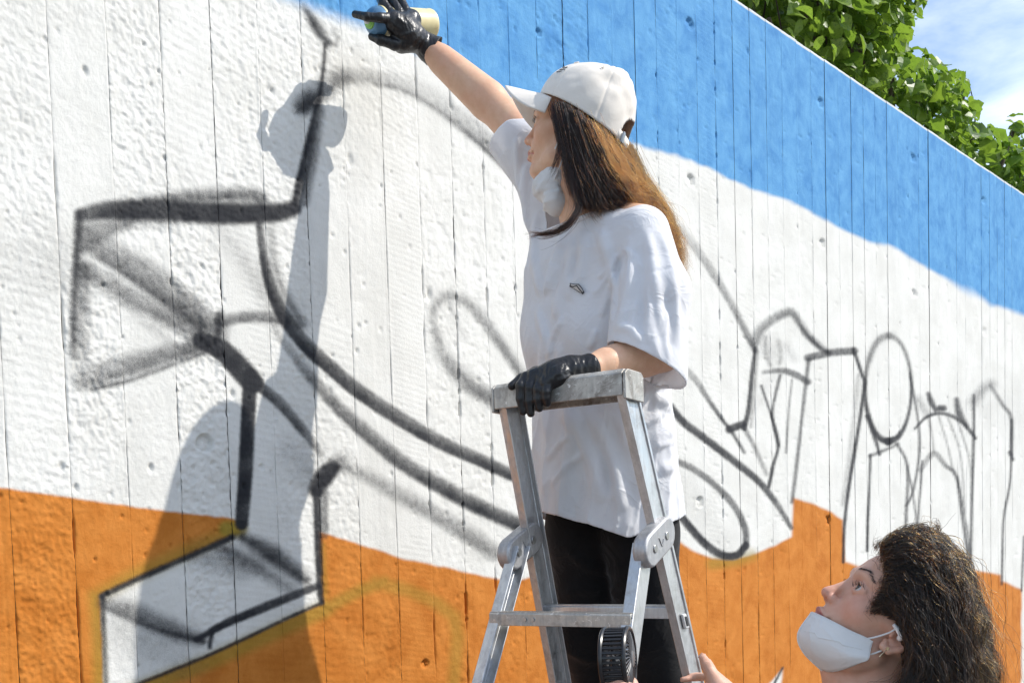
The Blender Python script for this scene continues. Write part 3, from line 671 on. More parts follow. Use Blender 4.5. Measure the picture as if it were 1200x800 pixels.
def face_tints(loc, s=1.0):
    """lip and flush amounts at head-local points"""
    x, y, z = (loc / s).T; lip = np.zeros(len(loc)); g = lambda cx, cy, cz, r: np.exp(-(((np.abs(x) - cx) ** 2 + (y - cy) ** 2 + (z - cz) ** 2) / r ** 2))
    u = np.clip(np.abs(x) / .0225, 0, 1); zc = -.0432 - .0010 * u; up = .0095 * (1 - u ** 1.6) ; lo = .0115 * (1 - u ** 1.8)
    dz = z - zc; lip = sstep(1.15, .85, np.where(dz > 0, dz / np.maximum(up, 1e-4), -dz / np.maximum(lo, 1e-4))) * (u < .99) * (y > .078)
    flush = .8 * g(.040, .070, -.010, .024) + .9 * g(0, .108, -.010, .017) + .5 * g(0, .09, -.08, .018) + .7 * g(.078, 0, .0, .024)
    bz = .0455 + .004 * sstep(.010, .030, np.abs(x)) - .010 * sstep(.032, .052, np.abs(x)); brow = np.exp(-((z - bz) / .0042) ** 2) * sstep(.008, .014, np.abs(x)) * sstep(.056, .046, np.abs(x)) * (y > .04)
    crease = np.exp(-((z - .0305) / .0016) ** 2) * sstep(.016, .02, np.abs(x)) * sstep(.047, .042, np.abs(x)) * (y > .06)
    return np.stack([lip, np.clip(flush, 0, 1), np.clip(brow, 0, 1), np.clip(crease, 0, 1)], 1)
def skin_material(name, base, flushc, lipc, browc):
    m = Mat(name, base, .5, spec=.42); m.set('Subsurface Weight', .12); m.set('Subsurface Radius', (.9, .35, .2)); m.set('Subsurface Scale', .006)
    sep = m.node('ShaderNodeSeparateColor'); m.l.new(m.attr('face', 'Color'), sep.inputs['Color']); n = m.noise(55, 4, .6); fine = m.noise(700, 3, .6); brown = m.noise(900, 2, .5, m.coord((1, 1, .2)))
    c = m.mix(m.remap(n, .3, .7), base, tuple(x * y for x, y in zip(base, (.90, .84, .80)))); c = m.mix(m.remap(m.noise(16, 4, .65), .42, .68, 0, .30), c, flushc); c = m.mix(m.remap(m.noise(330, 2, .6), .66, .74, 0, .30), c, tuple(x * .55 for x in base)); c = m.mix(m.math('MULTIPLY', sep.outputs[1], .6), c, flushc); c = m.mix(m.math('MULTIPLY', sep.outputs[0], .85), c, lipc)
    c = m.mix(m.math('MULTIPLY', sep.outputs[2], m.remap(brown, .35, .6, .15, .5)), c, browc); c = m.mix(m.math('MULTIPLY', m.attr('face', 'Alpha'), .35), c, flushc)
    m.base(c); m.rough(m.remap(n, .3, .7, .42, .56)); m.bump(m.math('ADD', fine, m.math('MULTIPLY', m.noise(240, 3, .6), .8)), .32, .0008); return m.m
def eye_mesh(fr, s, q, parent):
    """eyeball with iris and pupil as one part, facing along the head's forward axis"""
    R, o = fr; c = R @ (V(q * .0305, .0722, .0208) * s) + o; r = .0126 * s; fwd = unit(R @ unit(V(q * .05, 1, .14)))
    u = unit(np.cross(fwd, R[:, 2])); w = np.cross(u, fwd); n, k = 20, 24; vs, fs = [], []
    for i in range(n + 1):
        a = math.pi * i / n; vs += [c + r * (1 + .05 * math.exp(-(a / .42) ** 4)) * (fwd * math.cos(a) + math.sin(a) * (u * math.cos(b) + w * math.sin(b))) for b in np.arange(k) * 2 * math.pi / k]
    for i in range(n):
        for j in range(k): fs.append([i * k + j, i * k + (j + 1) % k, (i + 1) * k + (j + 1) % k, (i + 1) * k + j])
    me = mesh_np('eye', vs, fs); a = np.repeat(np.arange(n + 1) * math.pi / n, k); attr(me, 'iris', sstep(.60, .54, a)); attr(me, 'pupil', sstep(.20, .16, a))
    return link('eye', me, EYE, parent)
_e = Mat('eye', (.8, .78, .76), .08, spec=.6); EYE = _e.m
_e.base(_e.mix(_e.attr('pupil'), _e.mix(_e.attr('iris'), (.50, .455, .43), (.05, .026, .012)), (.004, .004, .004)))
def resample(pts, k):
    p = np.asarray(pts, float); n = len(p); u = np.linspace(0, n - 1, k); i = np.minimum(u.astype(int), n - 2); f = (u - i)[:, None]; m = np.gradient(p, axis=0)
    return (2*f**3-3*f**2+1)*p[i] + (f**3-2*f**2+f)*m[i] + (-2*f**3+3*f**2)*p[i+1] + (f**3-f**2)*m[i+1]
def hair(name, guides, n, mat, parent, seed=1, k=22, spread=(.004, .012), wave=(.0, .003), freq=3.0, clumps=120, radius=.00022, tip=.35, length=(.75, 1.0), fly=.04, start=.0):
    r = np.random.default_rng(seed); G = np.stack([resample(g, k) for g in guides]); ng = len(G); s = np.linspace(0, 1, k)[None, :, None]
    cu = r.random(clumps) * (ng - 1); coff = r.normal(size=(clumps, 3)); ph = r.random((clumps, 3)) * 6.283; fq = freq * r.uniform(.7, 1.3, clumps)
    cid = r.integers(0, clumps, n); u = np.clip(cu[cid] + r.normal(size=n) * .10, 0, ng - 1.001); i = u.astype(int); f = (u - i)[:, None, None]
    base = G[i] * (1 - f) + G[i + 1] * f; sp = spread[0] + (spread[1] - spread[0]) * s
    cl = np.clip(s * 1.4, 0, 1) * .72
    off = (r.normal(size=(n, 1, 3)) * (1 - cl) + coff[cid][:, None, :] * cl) * sp + r.normal(size=(n, 1, 3)) * sp * .22
    ang = s * fq[cid][:, None, None] * 6.283 + ph[cid][:, None, :] + r.normal(size=(n, 1, 3)) * .35
    wv = np.sin(ang) * (wave[0] + (wave[1] - wave[0]) * s)
    fl = (r.random((n, 1, 1)) < fly) * r.normal(size=(n, 1, 3)) * .02 * s ** 1.5
    pos = base + off + wv + fl
    L = r.uniform(length[0], length[1], n)                                   # uneven ends
    u0 = r.random(n)[:, None] * start; t = (u0 + (L[:, None] - u0) * np.linspace(0, 1, k)[None, :]) * (k - 1); j = np.minimum(t.astype(int), k - 2); ff = (t - j)[..., None]; rows = np.arange(n)[:, None]
    pos = pos[rows, j] * (1 - ff) + pos[rows, j + 1] * ff
    cv = bpy.data.hair_curves.new(name); cv.add_curves([k] * n); cv.attributes['position'].data.foreach_set('vector', pos.astype(np.float32).ravel())
    rad = cv.attributes.get('radius') or cv.attributes.new('radius', 'FLOAT', 'POINT'); rr = radius * r.uniform(.75, 1.3, (n, 1)) * (1 - (1 - tip) * np.linspace(0, 1, k)[None, :] ** 2); rad.data.foreach_set('value', rr.astype(np.float32).ravel())
    return link(name, cv, mat, parent)
def hair_material(name, melanin, red, rough=.28, rnd=.25):
    m = bpy.data.materials.new(name); m.use_nodes = True; n = m.node_tree.nodes; n.clear(); o = n.new('ShaderNodeOutputMaterial'); h = n.new('ShaderNodeBsdfHairPrincipled')
    try: h.model = 'CHIANG'
    except Exception: pass
    h.parametrization = 'MELANIN'; h.inputs['Melanin'].default_value = melanin; h.inputs['Melanin Redness'].default_value = red; h.inputs['Roughness'].default_value = rough; h.inputs['Radial Roughness'].default_value = .4
    h.inputs['Random Color'].default_value = rnd; h.inputs['Random Roughness'].default_value = .2; m.node_tree.links.new(h.outputs[0], o.inputs['Surface']); return m
def sdf_obj(F, name, mat, parent, smooth=1, fr=None, s=1.0):
    v, q = F.mesh(smooth); me = mesh_np(name, v, q)
    if fr is not None: attr(me, 'face', face_tints((v - fr[1]) @ fr[0], s))
    return link(name, me, mat, parent), v
def cut_open(o, cuts):
    """trim a mesh: each cut = (point, normal, centre, radius): faces near the centre beyond the plane go"""
    bm = bmesh.new(); bm.from_mesh(o.data)
    for p, n, c, r in cuts:
        p, n, c = np.asarray(p), unit(n), np.asarray(c); fs = [f for f in bm.faces if (f.calc_center_median() - Vector(c)).length < r]
        geom = list({v for f in fs for v in f.verts}) + list({e for f in fs for e in f.edges}) + fs
        bmesh.ops.bisect_plane(bm, geom=geom, plane_co=Vector(p), plane_no=Vector(n), dist=1e-6)
        dead = [f for f in bm.faces if (f.calc_center_median() - Vector(c)).length < r + .01 and (f.calc_center_median() - Vector(p)).dot(Vector(n)) > 0]
        bmesh.ops.delete(bm, geom=dead, context='FACES')
    bm.to_mesh(o.data); bm.free(); return o
def cloth_material(name, base, rough=.9, weave=900, transl=.0, crease=.8):
    m = Mat(name, base, rough, spec=.2); m.set('Sheen Weight', .15); v = m.coord(); n = m.noise(18, 4, .6, v); w = m.noise(weave, 2, .5, v); rd = m.math('POWER', m.math('SUBTRACT', 1.0, m.math('ABSOLUTE', m.math('MULTIPLY_ADD', m.noise(11, 3, .5, v, 1.1), 2.0, -1.0))), 5.0)
    m.base(m.mix(m.remap(n, .3, .7), base, tuple(x * .94 for x in base))); m.bump(m.math('ADD', m.math('ADD', m.math('MULTIPLY', w, .12), m.math('MULTIPLY', n, .5)), m.math('MULTIPLY', rd, crease)), .5, .004)
    if transl:
        t = m.n.new('ShaderNodeBsdfTranslucent'); t.inputs['Color'].default_value = (*base, 1); mx = m.n.new('ShaderNodeMixShader'); mx.inputs[0].default_value = transl; out = m.n['Material Output']
        m.l.new(m.b.outputs[0], mx.inputs[1]); m.l.new(t.outputs[0], mx.inputs[2]); m.l.new(mx.outputs[0], out.inputs['Surface'])
    return m.m
WHITE_TEE = cloth_material('white_jersey', (.885, .885, .905), transl=.30); CAP_CLOTH = cloth_material('cream_twill', (.79, .73, .655), weave=1400, crease=.12); BLACK_CLOTH = cloth_material('black_cloth', (.006, .006, .007), .95)
MASK_CLOTH = cloth_material('white_mask_fabric', (.82, .82, .81), .85, 600, .15); WHITE_CORD = Mat('white_cord', (.8, .8, .79), .8).m
_g = Mat('black_nitrile', (.010, .010, .0115), .36, spec=.5); _gv = _g.coord(); _w = _g.node('ShaderNodeTexWave', Scale=30.0, Distortion=7.0, Detail=3.0, Detail_Scale=1.5); _g.l.new(_gv, _w.inputs['Vector'])
_g.bump(_g.math('ADD', _g.math('MULTIPLY', _w.outputs['Fac'], .6), _g.noise(70, 4, .6, _gv, 1.4)), .34, .0024); _g.rough(_g.remap(_g.noise(30, 3, .6, _gv), .3, .7, .28, .46)); NITRILE = _g.m

# ------------------------------------------------------------------ the painter on the ladder
painter = tag(empty('person', (.33, 2.40, GZ)), 'person in white cap and white T-shirt standing on the ladder, spraying the wall', 'person')
SKIN1 = skin_material('fair_skin', (.72, .455, .305), (.66, .28, .18), (.50, .17, .15), (.06, .035, .025))
HAIR1 = hair_material('dark_brown_hair', .90, .62, .3, .3); HAIR1B = hair_material('sunlit_brown_hair', .62, .66, .32, .35); HAIR_DARK = Mat('dark_hair_mass', (.012, .007, .005), .7, spec=.2).m  # HAIR1B: lighter copy for the back locks, sunlight put into the hair colour
HF1 = head_frame((-.955, .295), math.radians(11), P(672, 163, 2.20), math.radians(-3)); HS1 = .97
hp = lambda *a: HF1[0] @ (V(*a) * HS1) + HF1[1]
SH_L, SH_R = P(752, 268, 2.11), P(655, 204, 2.35); EL_L, WR_L = P(776, 412, 2.12), P(694, 431, 2.01); EL_R, WR_R = P(576, 122, 2.42), P(500, 55, 2.455)
NECK = P(692, 244, 2.225); CHEST = P(698, 320, 2.255); HIP = V(.222, 2.34, 1.76)
T_L = unit(V(.64, -.77, 0)); T_F = unit(V(-.77, -.64, 0))
HIPS = [HIP + LA * q * .068 - ZU * .03 for q in (-1, 1)]; KNEES = [V(.252, 2.43, 1.34) + LA * q * .08 for q in (-1, 1)]; ANK = [V(.330, 2.52, .995) + LA * q * .075 for q in (-1, 1)]
hc = HF1[1]; MIDS = lerp(SH_L, SH_R, .5)
F = Field(axis_samples(-.36, .56, .0065, (hc[0] - .12, hc[0] + .10, .0019)), axis_samples(1.9, 2.70, .0065, (hc[1] - .10, hc[1] + .10, .0019)), axis_samples(.90, 2.86, .0065, (hc[2] - .12, hc[2] + .10, .0019)))
F.cap(HIP, CHEST, .085, .085, .05); F.cap(CHEST, MIDS - ZU * .06, .09, .06, .05)
F.cap(SH_L, MIDS - ZU * .02, .04, .05, .03); F.cap(SH_R, MIDS - ZU * .02, .04, .05, .03)
F.chain([SH_L, EL_L, WR_L], [.046, .039, .026], .015); F.cap(lerp(EL_L, WR_L, .25), lerp(EL_L, WR_L, .8), .0415, .031, .02)
F.cap(WR_L, P(650, 440, 1.99), .022, .016, .01)
F.chain([SH_R, EL_R, WR_R], [.048, .0405, .0255], .012); F.cap(lerp(EL_R, WR_R, .1), lerp(EL_R, WR_R, .75), .0415, .031, .02); F.cap(WR_R, P(486, 46, 2.45), .022, .018, .01)
F.chain([hp(0, -.020, -.03), hp(0, -.026, -.09), NECK - ZU * .02], [.050, .045, .050], .02); F.cap(hp(.0, -.01, -.095), NECK - ZU * .03 + T_F * .035, .036, .040, .03)
for q in (0, 1): F.chain([HIPS[q], KNEES[q], ANK[q]], [.074, .056, .042], .03)
head_sdf(F, HF1, HS1)
F.cap(hp(0, 0, -.09), hp(0, .035, -.075), .028, .018, .03)
body, BODY1 = sdf_obj(F, 'body', SKIN1, painter, 1, HF1, HS1); del F
for q in (-1, 1): eye_mesh(HF1, HS1, q, painter)

# --- T-shirt: trunk and sleeves grown together, hems trimmed flat
B0, B1 = P(712, 628, 2.335), P(694, 248, 2.225); AX = B1 - B0; AL = np.linalg.norm(AX); AX = AX / AL
TL_ = unit(T_L - AX * (T_L @ AX)); TF_ = np.cross(AX, TL_); TF_ = TF_ if TF_ @ T_F > 0 else -TF_
TFR = (np.stack([TL_, TF_, AX], 1), B0)                                            # x: her left, y: front, z: up the trunk
tl = lambda *a: TFR[0] @ V(*a) + TFR[1]
HEM = (P(690, 611, 2.1), unit(V(-.36, -.04, -.93)))
def plane_term(pl, fr=None):
    p, n = pl
    if fr is not None: p = fr[0].T @ (p - fr[1]); n = fr[0].T @ n
    return lambda x, y, z: (x - np.float32(p[0])) * np.float32(n[0]) + (y - np.float32(p[1])) * np.float32(n[1]) + (z - np.float32(p[2])) * np.float32(n[2])
HEM2 = (P(742, 628, 2.2), unit(V(.30, .02, -.95))); _hem = plane_term(HEM, TFR); _hem2 = plane_term(HEM2, TFR)
def torso(x, y, z):
    s = z / np.float32(AL)
    a = np.interp(s, [-.3, 0, .3, .55, .75, .86, .94, 1.0, 1.06], [.184, .182, .168, .160, .166, .165, .125, .075, .03]).astype(np.float32)
    b = np.interp(s, [-.3, 0, .3, .55, .72, .86, .94, 1.0, 1.06], [.150, .148, .134, .124, .126, .105, .082, .062, .03]).astype(np.float32)
    q = ((np.abs(x) / a) ** 2.25 + (np.abs(y) / b) ** 2.25 + 1e-9) ** np.float32(1 / 2.25)
    d = (q - 1) * np.minimum(a, b)
    ang = np.arctan2(y, x); fall = np.clip(1.0 - s, 0, 1.2)                         # soft drapes growing to the hem
    d = d - (.0050 * np.sin(ang * 7 + 1.2 + z * 3) * fall + .0030 * np.sin(ang * 13 + z * 9) * fall ** 2)
    u = ang * 2.4 + z * 3.0; rg = 1 - np.abs(2 * vnoise(u * 1.7 + 3, z * 5.5 + ang, 2) - 1); rg2 = 1 - np.abs(2 * vnoise(u * 3.1 + 9, z * 9 - ang * 2, 4) - 1)
    d = d - (rg ** 4 * .0065 + rg2 ** 4 * .0035) * np.clip(1.15 - s, .25, 1)
    return np.maximum(np.maximum(d, _hem(x, y, z)), _hem2(x, y, z))
F = box_field(V(-.16, 1.90, 1.46), V(.53, 2.66, 2.52), .0031)
F.apply((0, 0, AL * .45), .50, TFR, torso, 0)
F.cap(SH_L - ZU * .015 - T_L * .03, NECK - ZU * .040, .056, .050, .05); F.cap(SH_R - ZU * .03, NECK - ZU * .035, .060, .050, .05)
for q in (-1, 1): F.ell(tl(q * .056 - .005, .074, AL * .62), (.060, .060, .062), .05)       # chest
def sleeve(caps, cut, k=.03):
    """smooth union of capsules trimmed by a plane, then joined to the trunk"""
    pl = plane_term(cut); pts = np.array([c[0] for c in caps] + [c[1] for c in caps]); c = pts.mean(0); R = np.linalg.norm(pts - c, axis=1).max() + .1
    sub = Field(*F.ax)
    for c_ in caps: sub.cap(c_[0], c_[1], c_[2], c_[3], .03)
    sl = F._block(c, R + .05); e = np.maximum(sub.d[sl], pl(*sub._pts(sl, None))); d = F.d[sl]; h = np.clip(.5 + .5 * (d - e) / k, 0, 1); F.d[sl] = np.where(e < .15, d * (1 - h) + e * h - k * h * (1 - h), d)
AD = unit(WR_R - SH_R)
CUT_L = (P(752, 415, 2.02), unit(V(-.50, -.12, -.86))); CUT_R = (P(607, 150, 2.38), unit(AD + V(.1, 0, .15)))
sleeve([(SH_L - ZU * .012, P(770, 345, 2.085), .058, .063), (P(770, 345, 2.085), P(764, 440, 2.07), .063, .072), (P(744, 340, 2.08), P(741, 420, 2.06), .045, .054)], CUT_L, .012)
sleeve([(SH_R - ZU * .012, SH_R + AD * .10 - ZU * .012, .066, .060), (SH_R + AD * .10 - ZU * .012, SH_R + AD * .26 - ZU * .018, .060, .058), (SH_R + AD * .18 - ZU * .045, SH_R + AD * .03 - ZU * .09, .032, .046)], CUT_R, .035)
F.chain([SH_R + AD * .03 - ZU * .08, tl(-.115, .03, AL * .66), tl(-.135, .02, AL * .5)], [.050, .046, .040], .06)      # cloth pulled up under the raised arm
for pix, h, w in [
    ([(672, 275), (667, 315), (655, 350), (650, 375)], .009, .013), ([(660, 270), (650, 310), (640, 345)], .008, .012), ([(685, 268), (680, 315), (664, 352)], .008, .014), ([(702, 268), (712, 300), (722, 335)], .007, .012),
    ([(655, 285), (646, 312)], -.007, .012), ([(676, 290), (668, 330)], -.006, .010), ([(628, 250), (626, 300), (634, 350)], .008, .013), ([(617, 190), (614, 230), (620, 275)], .008, .012), ([(606, 160), (607, 195), (609, 230)], .006, .010),
    ([(640, 390), (636, 440), (640, 520)], .008, .013), ([(652, 400), (665, 470), (668, 560)], .009, .015), ([(668, 480), (690, 530), (705, 590)], .010, .015), ([(690, 480), (716, 540), (730, 600)], .008, .013), ([(700, 500), (715, 580)], -.007, .012),
    ([(655, 490), (672, 560)], -.007, .013), ([(720, 480), (742, 530), (752, 590)], .008, .013), ([(797, 462), (780, 470), (766, 466)], .008, .011), ([(796, 500), (778, 510), (765, 525)], .009, .012), ([(793, 482), (775, 490)], -.007, .010), ([(790, 545), (775, 552)], .007, .012),
    ([(757, 266), (764, 305), (769, 345), (775, 395)], .007, .010), ([(774, 270), (785, 305), (792, 350), (795, 410)], .006, .009), ([(737, 275), (738, 320), (730, 365), (719, 390)], .007, .010),
    ([(749, 300), (752, 350), (747, 392)], -.006, .011), ([(781, 335), (786, 380), (783, 415)], -.005, .009), ([(757, 330), (763, 380), (770, 418)], .005, .008), ([(722, 382), (738, 386), (752, 402)], .007, .008),
    ([(640, 420), (655, 450), (690, 470)], .006, .012), ([(628, 360), (640, 400), (648, 430)], .006, .010), ([(724, 300), (722, 340), (719, 372)], -.012, .007), ([(726, 296), (712, 316), (700, 326)], .006, .006), ([(724, 302), (708, 330), (694, 346)], .006, .006), ([(722, 312), (712, 345), (704, 372)], .006, .007), ([(728, 290), (742, 300), (752, 318)], .005, .006),
    ([(744, 392), (742, 372), (748, 350)], .005, .006), ([(760, 405), (758, 380), (762, 352)], .005, .006), ([(784, 425), (780, 392), (783, 360)], .005, .006), ([(646, 300), (640, 325), (636, 350)], .005, .006), ([(660, 370), (648, 395), (640, 425)], .006, .007), ([(700, 385), (690, 410)], .005, .007),
    ([(640, 540), (655, 520), (668, 510)], .006, .007), ([(645, 570), (664, 545), (690, 530)], .006, .007), ([(752, 500), (770, 488), (790, 484)], .007, .007), ([(750, 540), (768, 524), (790, 516)], .007, .007), ([(745, 470), (765, 455), (790, 450)], .007, .008),
    ([(738, 327), (758, 320), (778, 315), (794, 312)], -.0034, .0030)]: F.fold(pix, h * (1.9 if pix[0][0] < 712 else 1.35), w * .9)
shirt, _ = sdf_obj(F, 't_shirt', WHITE_TEE, painter, 1)
SHIRT_HIT = {k: F.hit(*k) for k in [(677, 337), (668, 332), (688, 342)]}; del F
def open_ends(o, planes, tol=.004):
    """take away the flat end skins lying in the given planes, leaving open hems"""
    bm = bmesh.new(); bm.from_mesh(o.data); dead = []
    for f in bm.faces:
        c = f.calc_center_median()
        for p, n, ctr, r in planes:
            if abs((c - Vector(p)).dot(Vector(n))) < tol and f.normal.dot(Vector(n)) > .72 and (c - Vector(ctr)).length < r: dead.append(f); break
    bmesh.ops.delete(bm, geom=list(set(dead)), context='FACES')
    loose = [v for v in bm.verts if not v.link_faces]; bmesh.ops.delete(bm, geom=loose, context='VERTS')
    edge = [v for v in bm.verts if v.is_boundary]
    for _ in range(6):
        new = {v: sum((e.other_vert(v).co for e in v.link_edges if e.is_boundary), Vector()) / max(1, sum(e.is_boundary for e in v.link_edges)) for v in edge}
        for v, c in new.items(): v.co = v.co.lerp(c, .5)
    bm.to_mesh(o.data); bm.free()
open_ends(shirt, [(*CUT_L, CUT_L[0], .2), (*CUT_R, CUT_R[0], .2), (*HEM, HEM[0], .5), (*HEM2, HEM2[0], .5)])
NECK_CUT = (NECK - ZU * .030 + T_F * .030, unit(ZU * .86 + T_F * .40))
cut_open(shirt, [(*NECK_CUT, NECK + ZU * .02, .105)])
bm = bmesh.new(); bm.from_mesh(shirt.data); ring = [np.array(v.co) for v in bm.verts if v.is_boundary and abs((np.array(v.co) - NECK_CUT[0]) @ NECK_CUT[1]) < .006]; bm.free()
rc = np.mean(ring, 0); ux = unit(T_L - NECK_CUT[1] * (T_L @ NECK_CUT[1])); uy = np.cross(NECK_CUT[1], ux); ang = np.array([math.atan2((p - rc) @ uy, (p - rc) @ ux) for p in ring]); rad = np.array([np.linalg.norm(p - rc) for p in ring])
o_ = np.argsort(ang); aa = np.linspace(-math.pi, math.pi, 41); rr = np.interp(aa, ang[o_], rad[o_], period=2 * math.pi); rr = (rr + np.roll(rr, 1) + np.roll(rr, -1)) / 3
m = MB(); m.tube([rc + (ux * math.cos(a) + uy * math.sin(a)) * (r_ - .001) + NECK_CUT[1] * .002 for a, r_ in zip(aa, rr)], .0062, 8, cap=False); m.build('collar', WHITE_TEE, shirt)
so = shirt.modifiers.new('thickness', 'SOLIDIFY'); so.thickness = .0024; so.offset = -1
# stitched badge: a small silver shape like a slope in a dark outline
b0, b1 = SHIRT_HIT[(668, 332)], SHIRT_HIT[(688, 342)]; bx = unit(b1 - b0); bn = unit(np.cross(bx, V(.1, .2, -1))); bn = bn if bn @ (CAM - b0) > 0 else -bn; by = np.cross(bn, bx); by = by if by[2] > 0 else -by
BADGE = Mat('badge_silver', (.42, .42, .43), .35, .6).m; BADGE_D = Mat('badge_thread', (.03, .03, .035), .7).m
bc = SHIRT_HIT[(677, 337)] + bn * .0015; sh = [(-.020, .002), (-.017, -.005), (.018, -.007), (.020, -.002), (.012, .004), (.001, .0085), (-.009, .0045)]
bo = MB().prism([bc + bx * x + by * y for x, y in sh], bn * .0016).build('badge', BADGE_D, shirt, .0006)
MB().prism([bc + bn * .0018 + bx * (x * .86 + .0005) + by * (y * .78 + .0003) for x, y in sh], bn * .0012).build('badge_inlay', BADGE, bo, .0004)
m = MB(); m.tube([bc + bn * .0034 + bx * x + by * y for x, y in [(-.017, -.003), (-.008, -.001), (-.001, .004), (.007, .0), (.018, -.004)]], .0011, 6); m.build('badge_line', BADGE_D, bo)

# --- trousers and shoes
F = box_field(V(.0, 2.02, .95), V(.58, 2.74, 1.82), .006)
F.cap(HIP - T_L * .04, HIP + T_L * .04, .085, .085, .04)
for q in (0, 1): F.chain([HIPS[q] + ZU * .02, lerp(HIPS[q], KNEES[q], .4), KNEES[q], ANK[q] + ZU * .02], [.080, .084, .078, .066], .03)
for pix, h, w in [([(660, 640), (700, 670), (740, 660)], .007, .012), ([(650, 700), (690, 690), (740, 705)], .006, .012), ([(655, 760), (700, 775), (750, 765)], .006, .012), ([(705, 650), (708, 720), (706, 790)], -.01, .012)]: F.fold(pix, h, w)
sdf_obj(F, 'trousers', BLACK_CLOTH, painter, 1)
for q in (0, 1):
    a = ANK[q]; toe = a - LB * .115 - ZU * .062; heel = a + LB * .045 - ZU * .055
    F = box_field(a - V(.2, .22, .12), a + V(.2, .18, .08), .004); F.chain([heel, lerp(heel, toe, .5) + ZU * .005, toe], [.034, .034, .028], .015); F.cap(a + ZU * .03, lerp(heel, toe, .3), .043, .036, .02)
    flat = plane_term((V(0, 0, heel[2] - .022), V(0, 0, -1))); F.d = np.maximum(F.d, flat(*F._pts((slice(None),) * 3, None)))
    sdf_obj(F, 'shoe', BLACK_CLOTH, painter, 1)

# --- gloves
F = box_field(P(402, 85, 2.30) - V(.0, .06, .02), P(530, -40, 2.60) + V(.02, .0, .03), .0017)
W_ = P(497, 52, 2.453)
F.chain([W_, P(476, 40, 2.412), P(461, 26, 2.385)], [.026, .030, .024], .012); F.cap(P(470, 30, 2.40), P(482, 24, 2.43), .024, .024, .015); F.cap(P(486, 44, 2.43), P(470, 52, 2.42), .026, .02, .015)
for k0, k1, k2, k3 in [((458, 17, 2.385), (449, 4, 2.385), (446, -1, 2.42), (449, 12, 2.455)), ((467, 14, 2.40), (459, 0, 2.405), (457, -4, 2.44), (460, 12, 2.472)), ((476, 15, 2.42), (470, 1, 2.425), (468, -2, 2.455), (470, 14, 2.485))]:
    F.chain([P(*k0), P(*k1), P(*k2), P(*k3)], [.0125, .0105, .0098, .0088], .004)
F.chain([P(455, 22, 2.372), P(445, 21, 2.352), P(430, 20, 2.345), P(416, 17, 2.355)], [.0125, .0105, .0095, .0080], .004)                         # index on the nozzle
F.chain([P(482, 50, 2.425), P(463, 52, 2.402), P(446, 47, 2.395), P(436, 43, 2.402)], [.018, .0135, .0115, .0095], .006)                         # thumb below
F.chain([W_, P(503, 57, 2.456), P(511, 62, 2.458)], [.027, .031, .0375], .006)
for pts, h in [([(492, 40), (486, 48), (480, 56)], .003), ([(496, 43), (491, 52), (487, 60)], .003), ([(502, 46), (497, 56), (494, 66)], .003), ([(478, 30), (470, 24), (464, 18)], .0022), ([(484, 32), (478, 24), (474, 18)], .0022), ([(472, 36), (462, 30), (458, 24)], .002), ([(488, 36), (478, 40), (468, 42)], .0022), ([(480, 48), (470, 46), (458, 44)], -.0022)]: F.fold(pts, h, .0036)
glove_r, _ = sdf_obj(F, 'glove', NITRILE, painter, 1); del F
open_ends(glove_r, [])
cut_open(glove_r, [(P(509, 60.5, 2.457), unit(P(509, 60.5, 2.457) - W_), P(513, 64, 2.458), .06)])
glove_r.modifiers.new('thickness', 'SOLIDIFY').thickness = .0012
F = box_field(P(590, 500, 2.0) - V(.02, .10, .0), P(712, 405, 2.0) + V(.0, .12, .02), .0017)
fz = lambda x: 2.06 - (x - 583) * .00098 - .016
F.chain([WR_L, P(668, 434, 2.005), P(650, 437, 2.0)], [.027, .027, .024], .012); F.cap(P(652, 436, 2.0), P(628, 441, 2.01), .022, .018, .014); F.cap(P(655, 442, 1.985), P(640, 449, 1.985), .020, .014, .014)
for a, b, c, d in [((617, 442), (610, 452), (610, 467), (613, 482)), ((625, 440), (620, 454), (620, 470), (622, 484)), ((635, 442), (630, 456), (630, 468), (632, 478)), ((645, 447), (640, 459), (640, 466), (641, 472))]:
    z = fz(a[0]); F.chain([P(650, 440, 1.998), P(*a, z + .004), P(*b, z - .006), P(*c, z - .004), P(*d, z)], [.013, .0115, .0100, .0092, .0080], .0035)
F.chain([P(652, 434, 2.01), P(628, 437, 2.03), P(611, 444, 2.045), P(600, 452, 2.035)], [.015, .0125, .0105, .0088], .006)
F.chain([WR_L, P(698, 430, 2.018)], [.0285, .0325], .006)
for pts, h in [([(684, 420), (680, 432), (682, 444)], .0022), ([(676, 422), (672, 434), (673, 446)], .002), ([(665, 425), (645, 432)], .002), ([(668, 432), (648, 440)], .002), ([(670, 440), (652, 447)], .002), ([(690, 420), (687, 432), (689, 444)], .002)]: F.fold(pts, h, .0035)
glove_l, _ = sdf_obj(F, 'glove', NITRILE, painter, 1); del F
cut_open(glove_l, [(P(692, 431, 2.008), unit(EL_L - WR_L), P(702, 430, 2.02), .05)]); glove_l.modifiers.new('thickness', 'SOLIDIFY').thickness = .0012

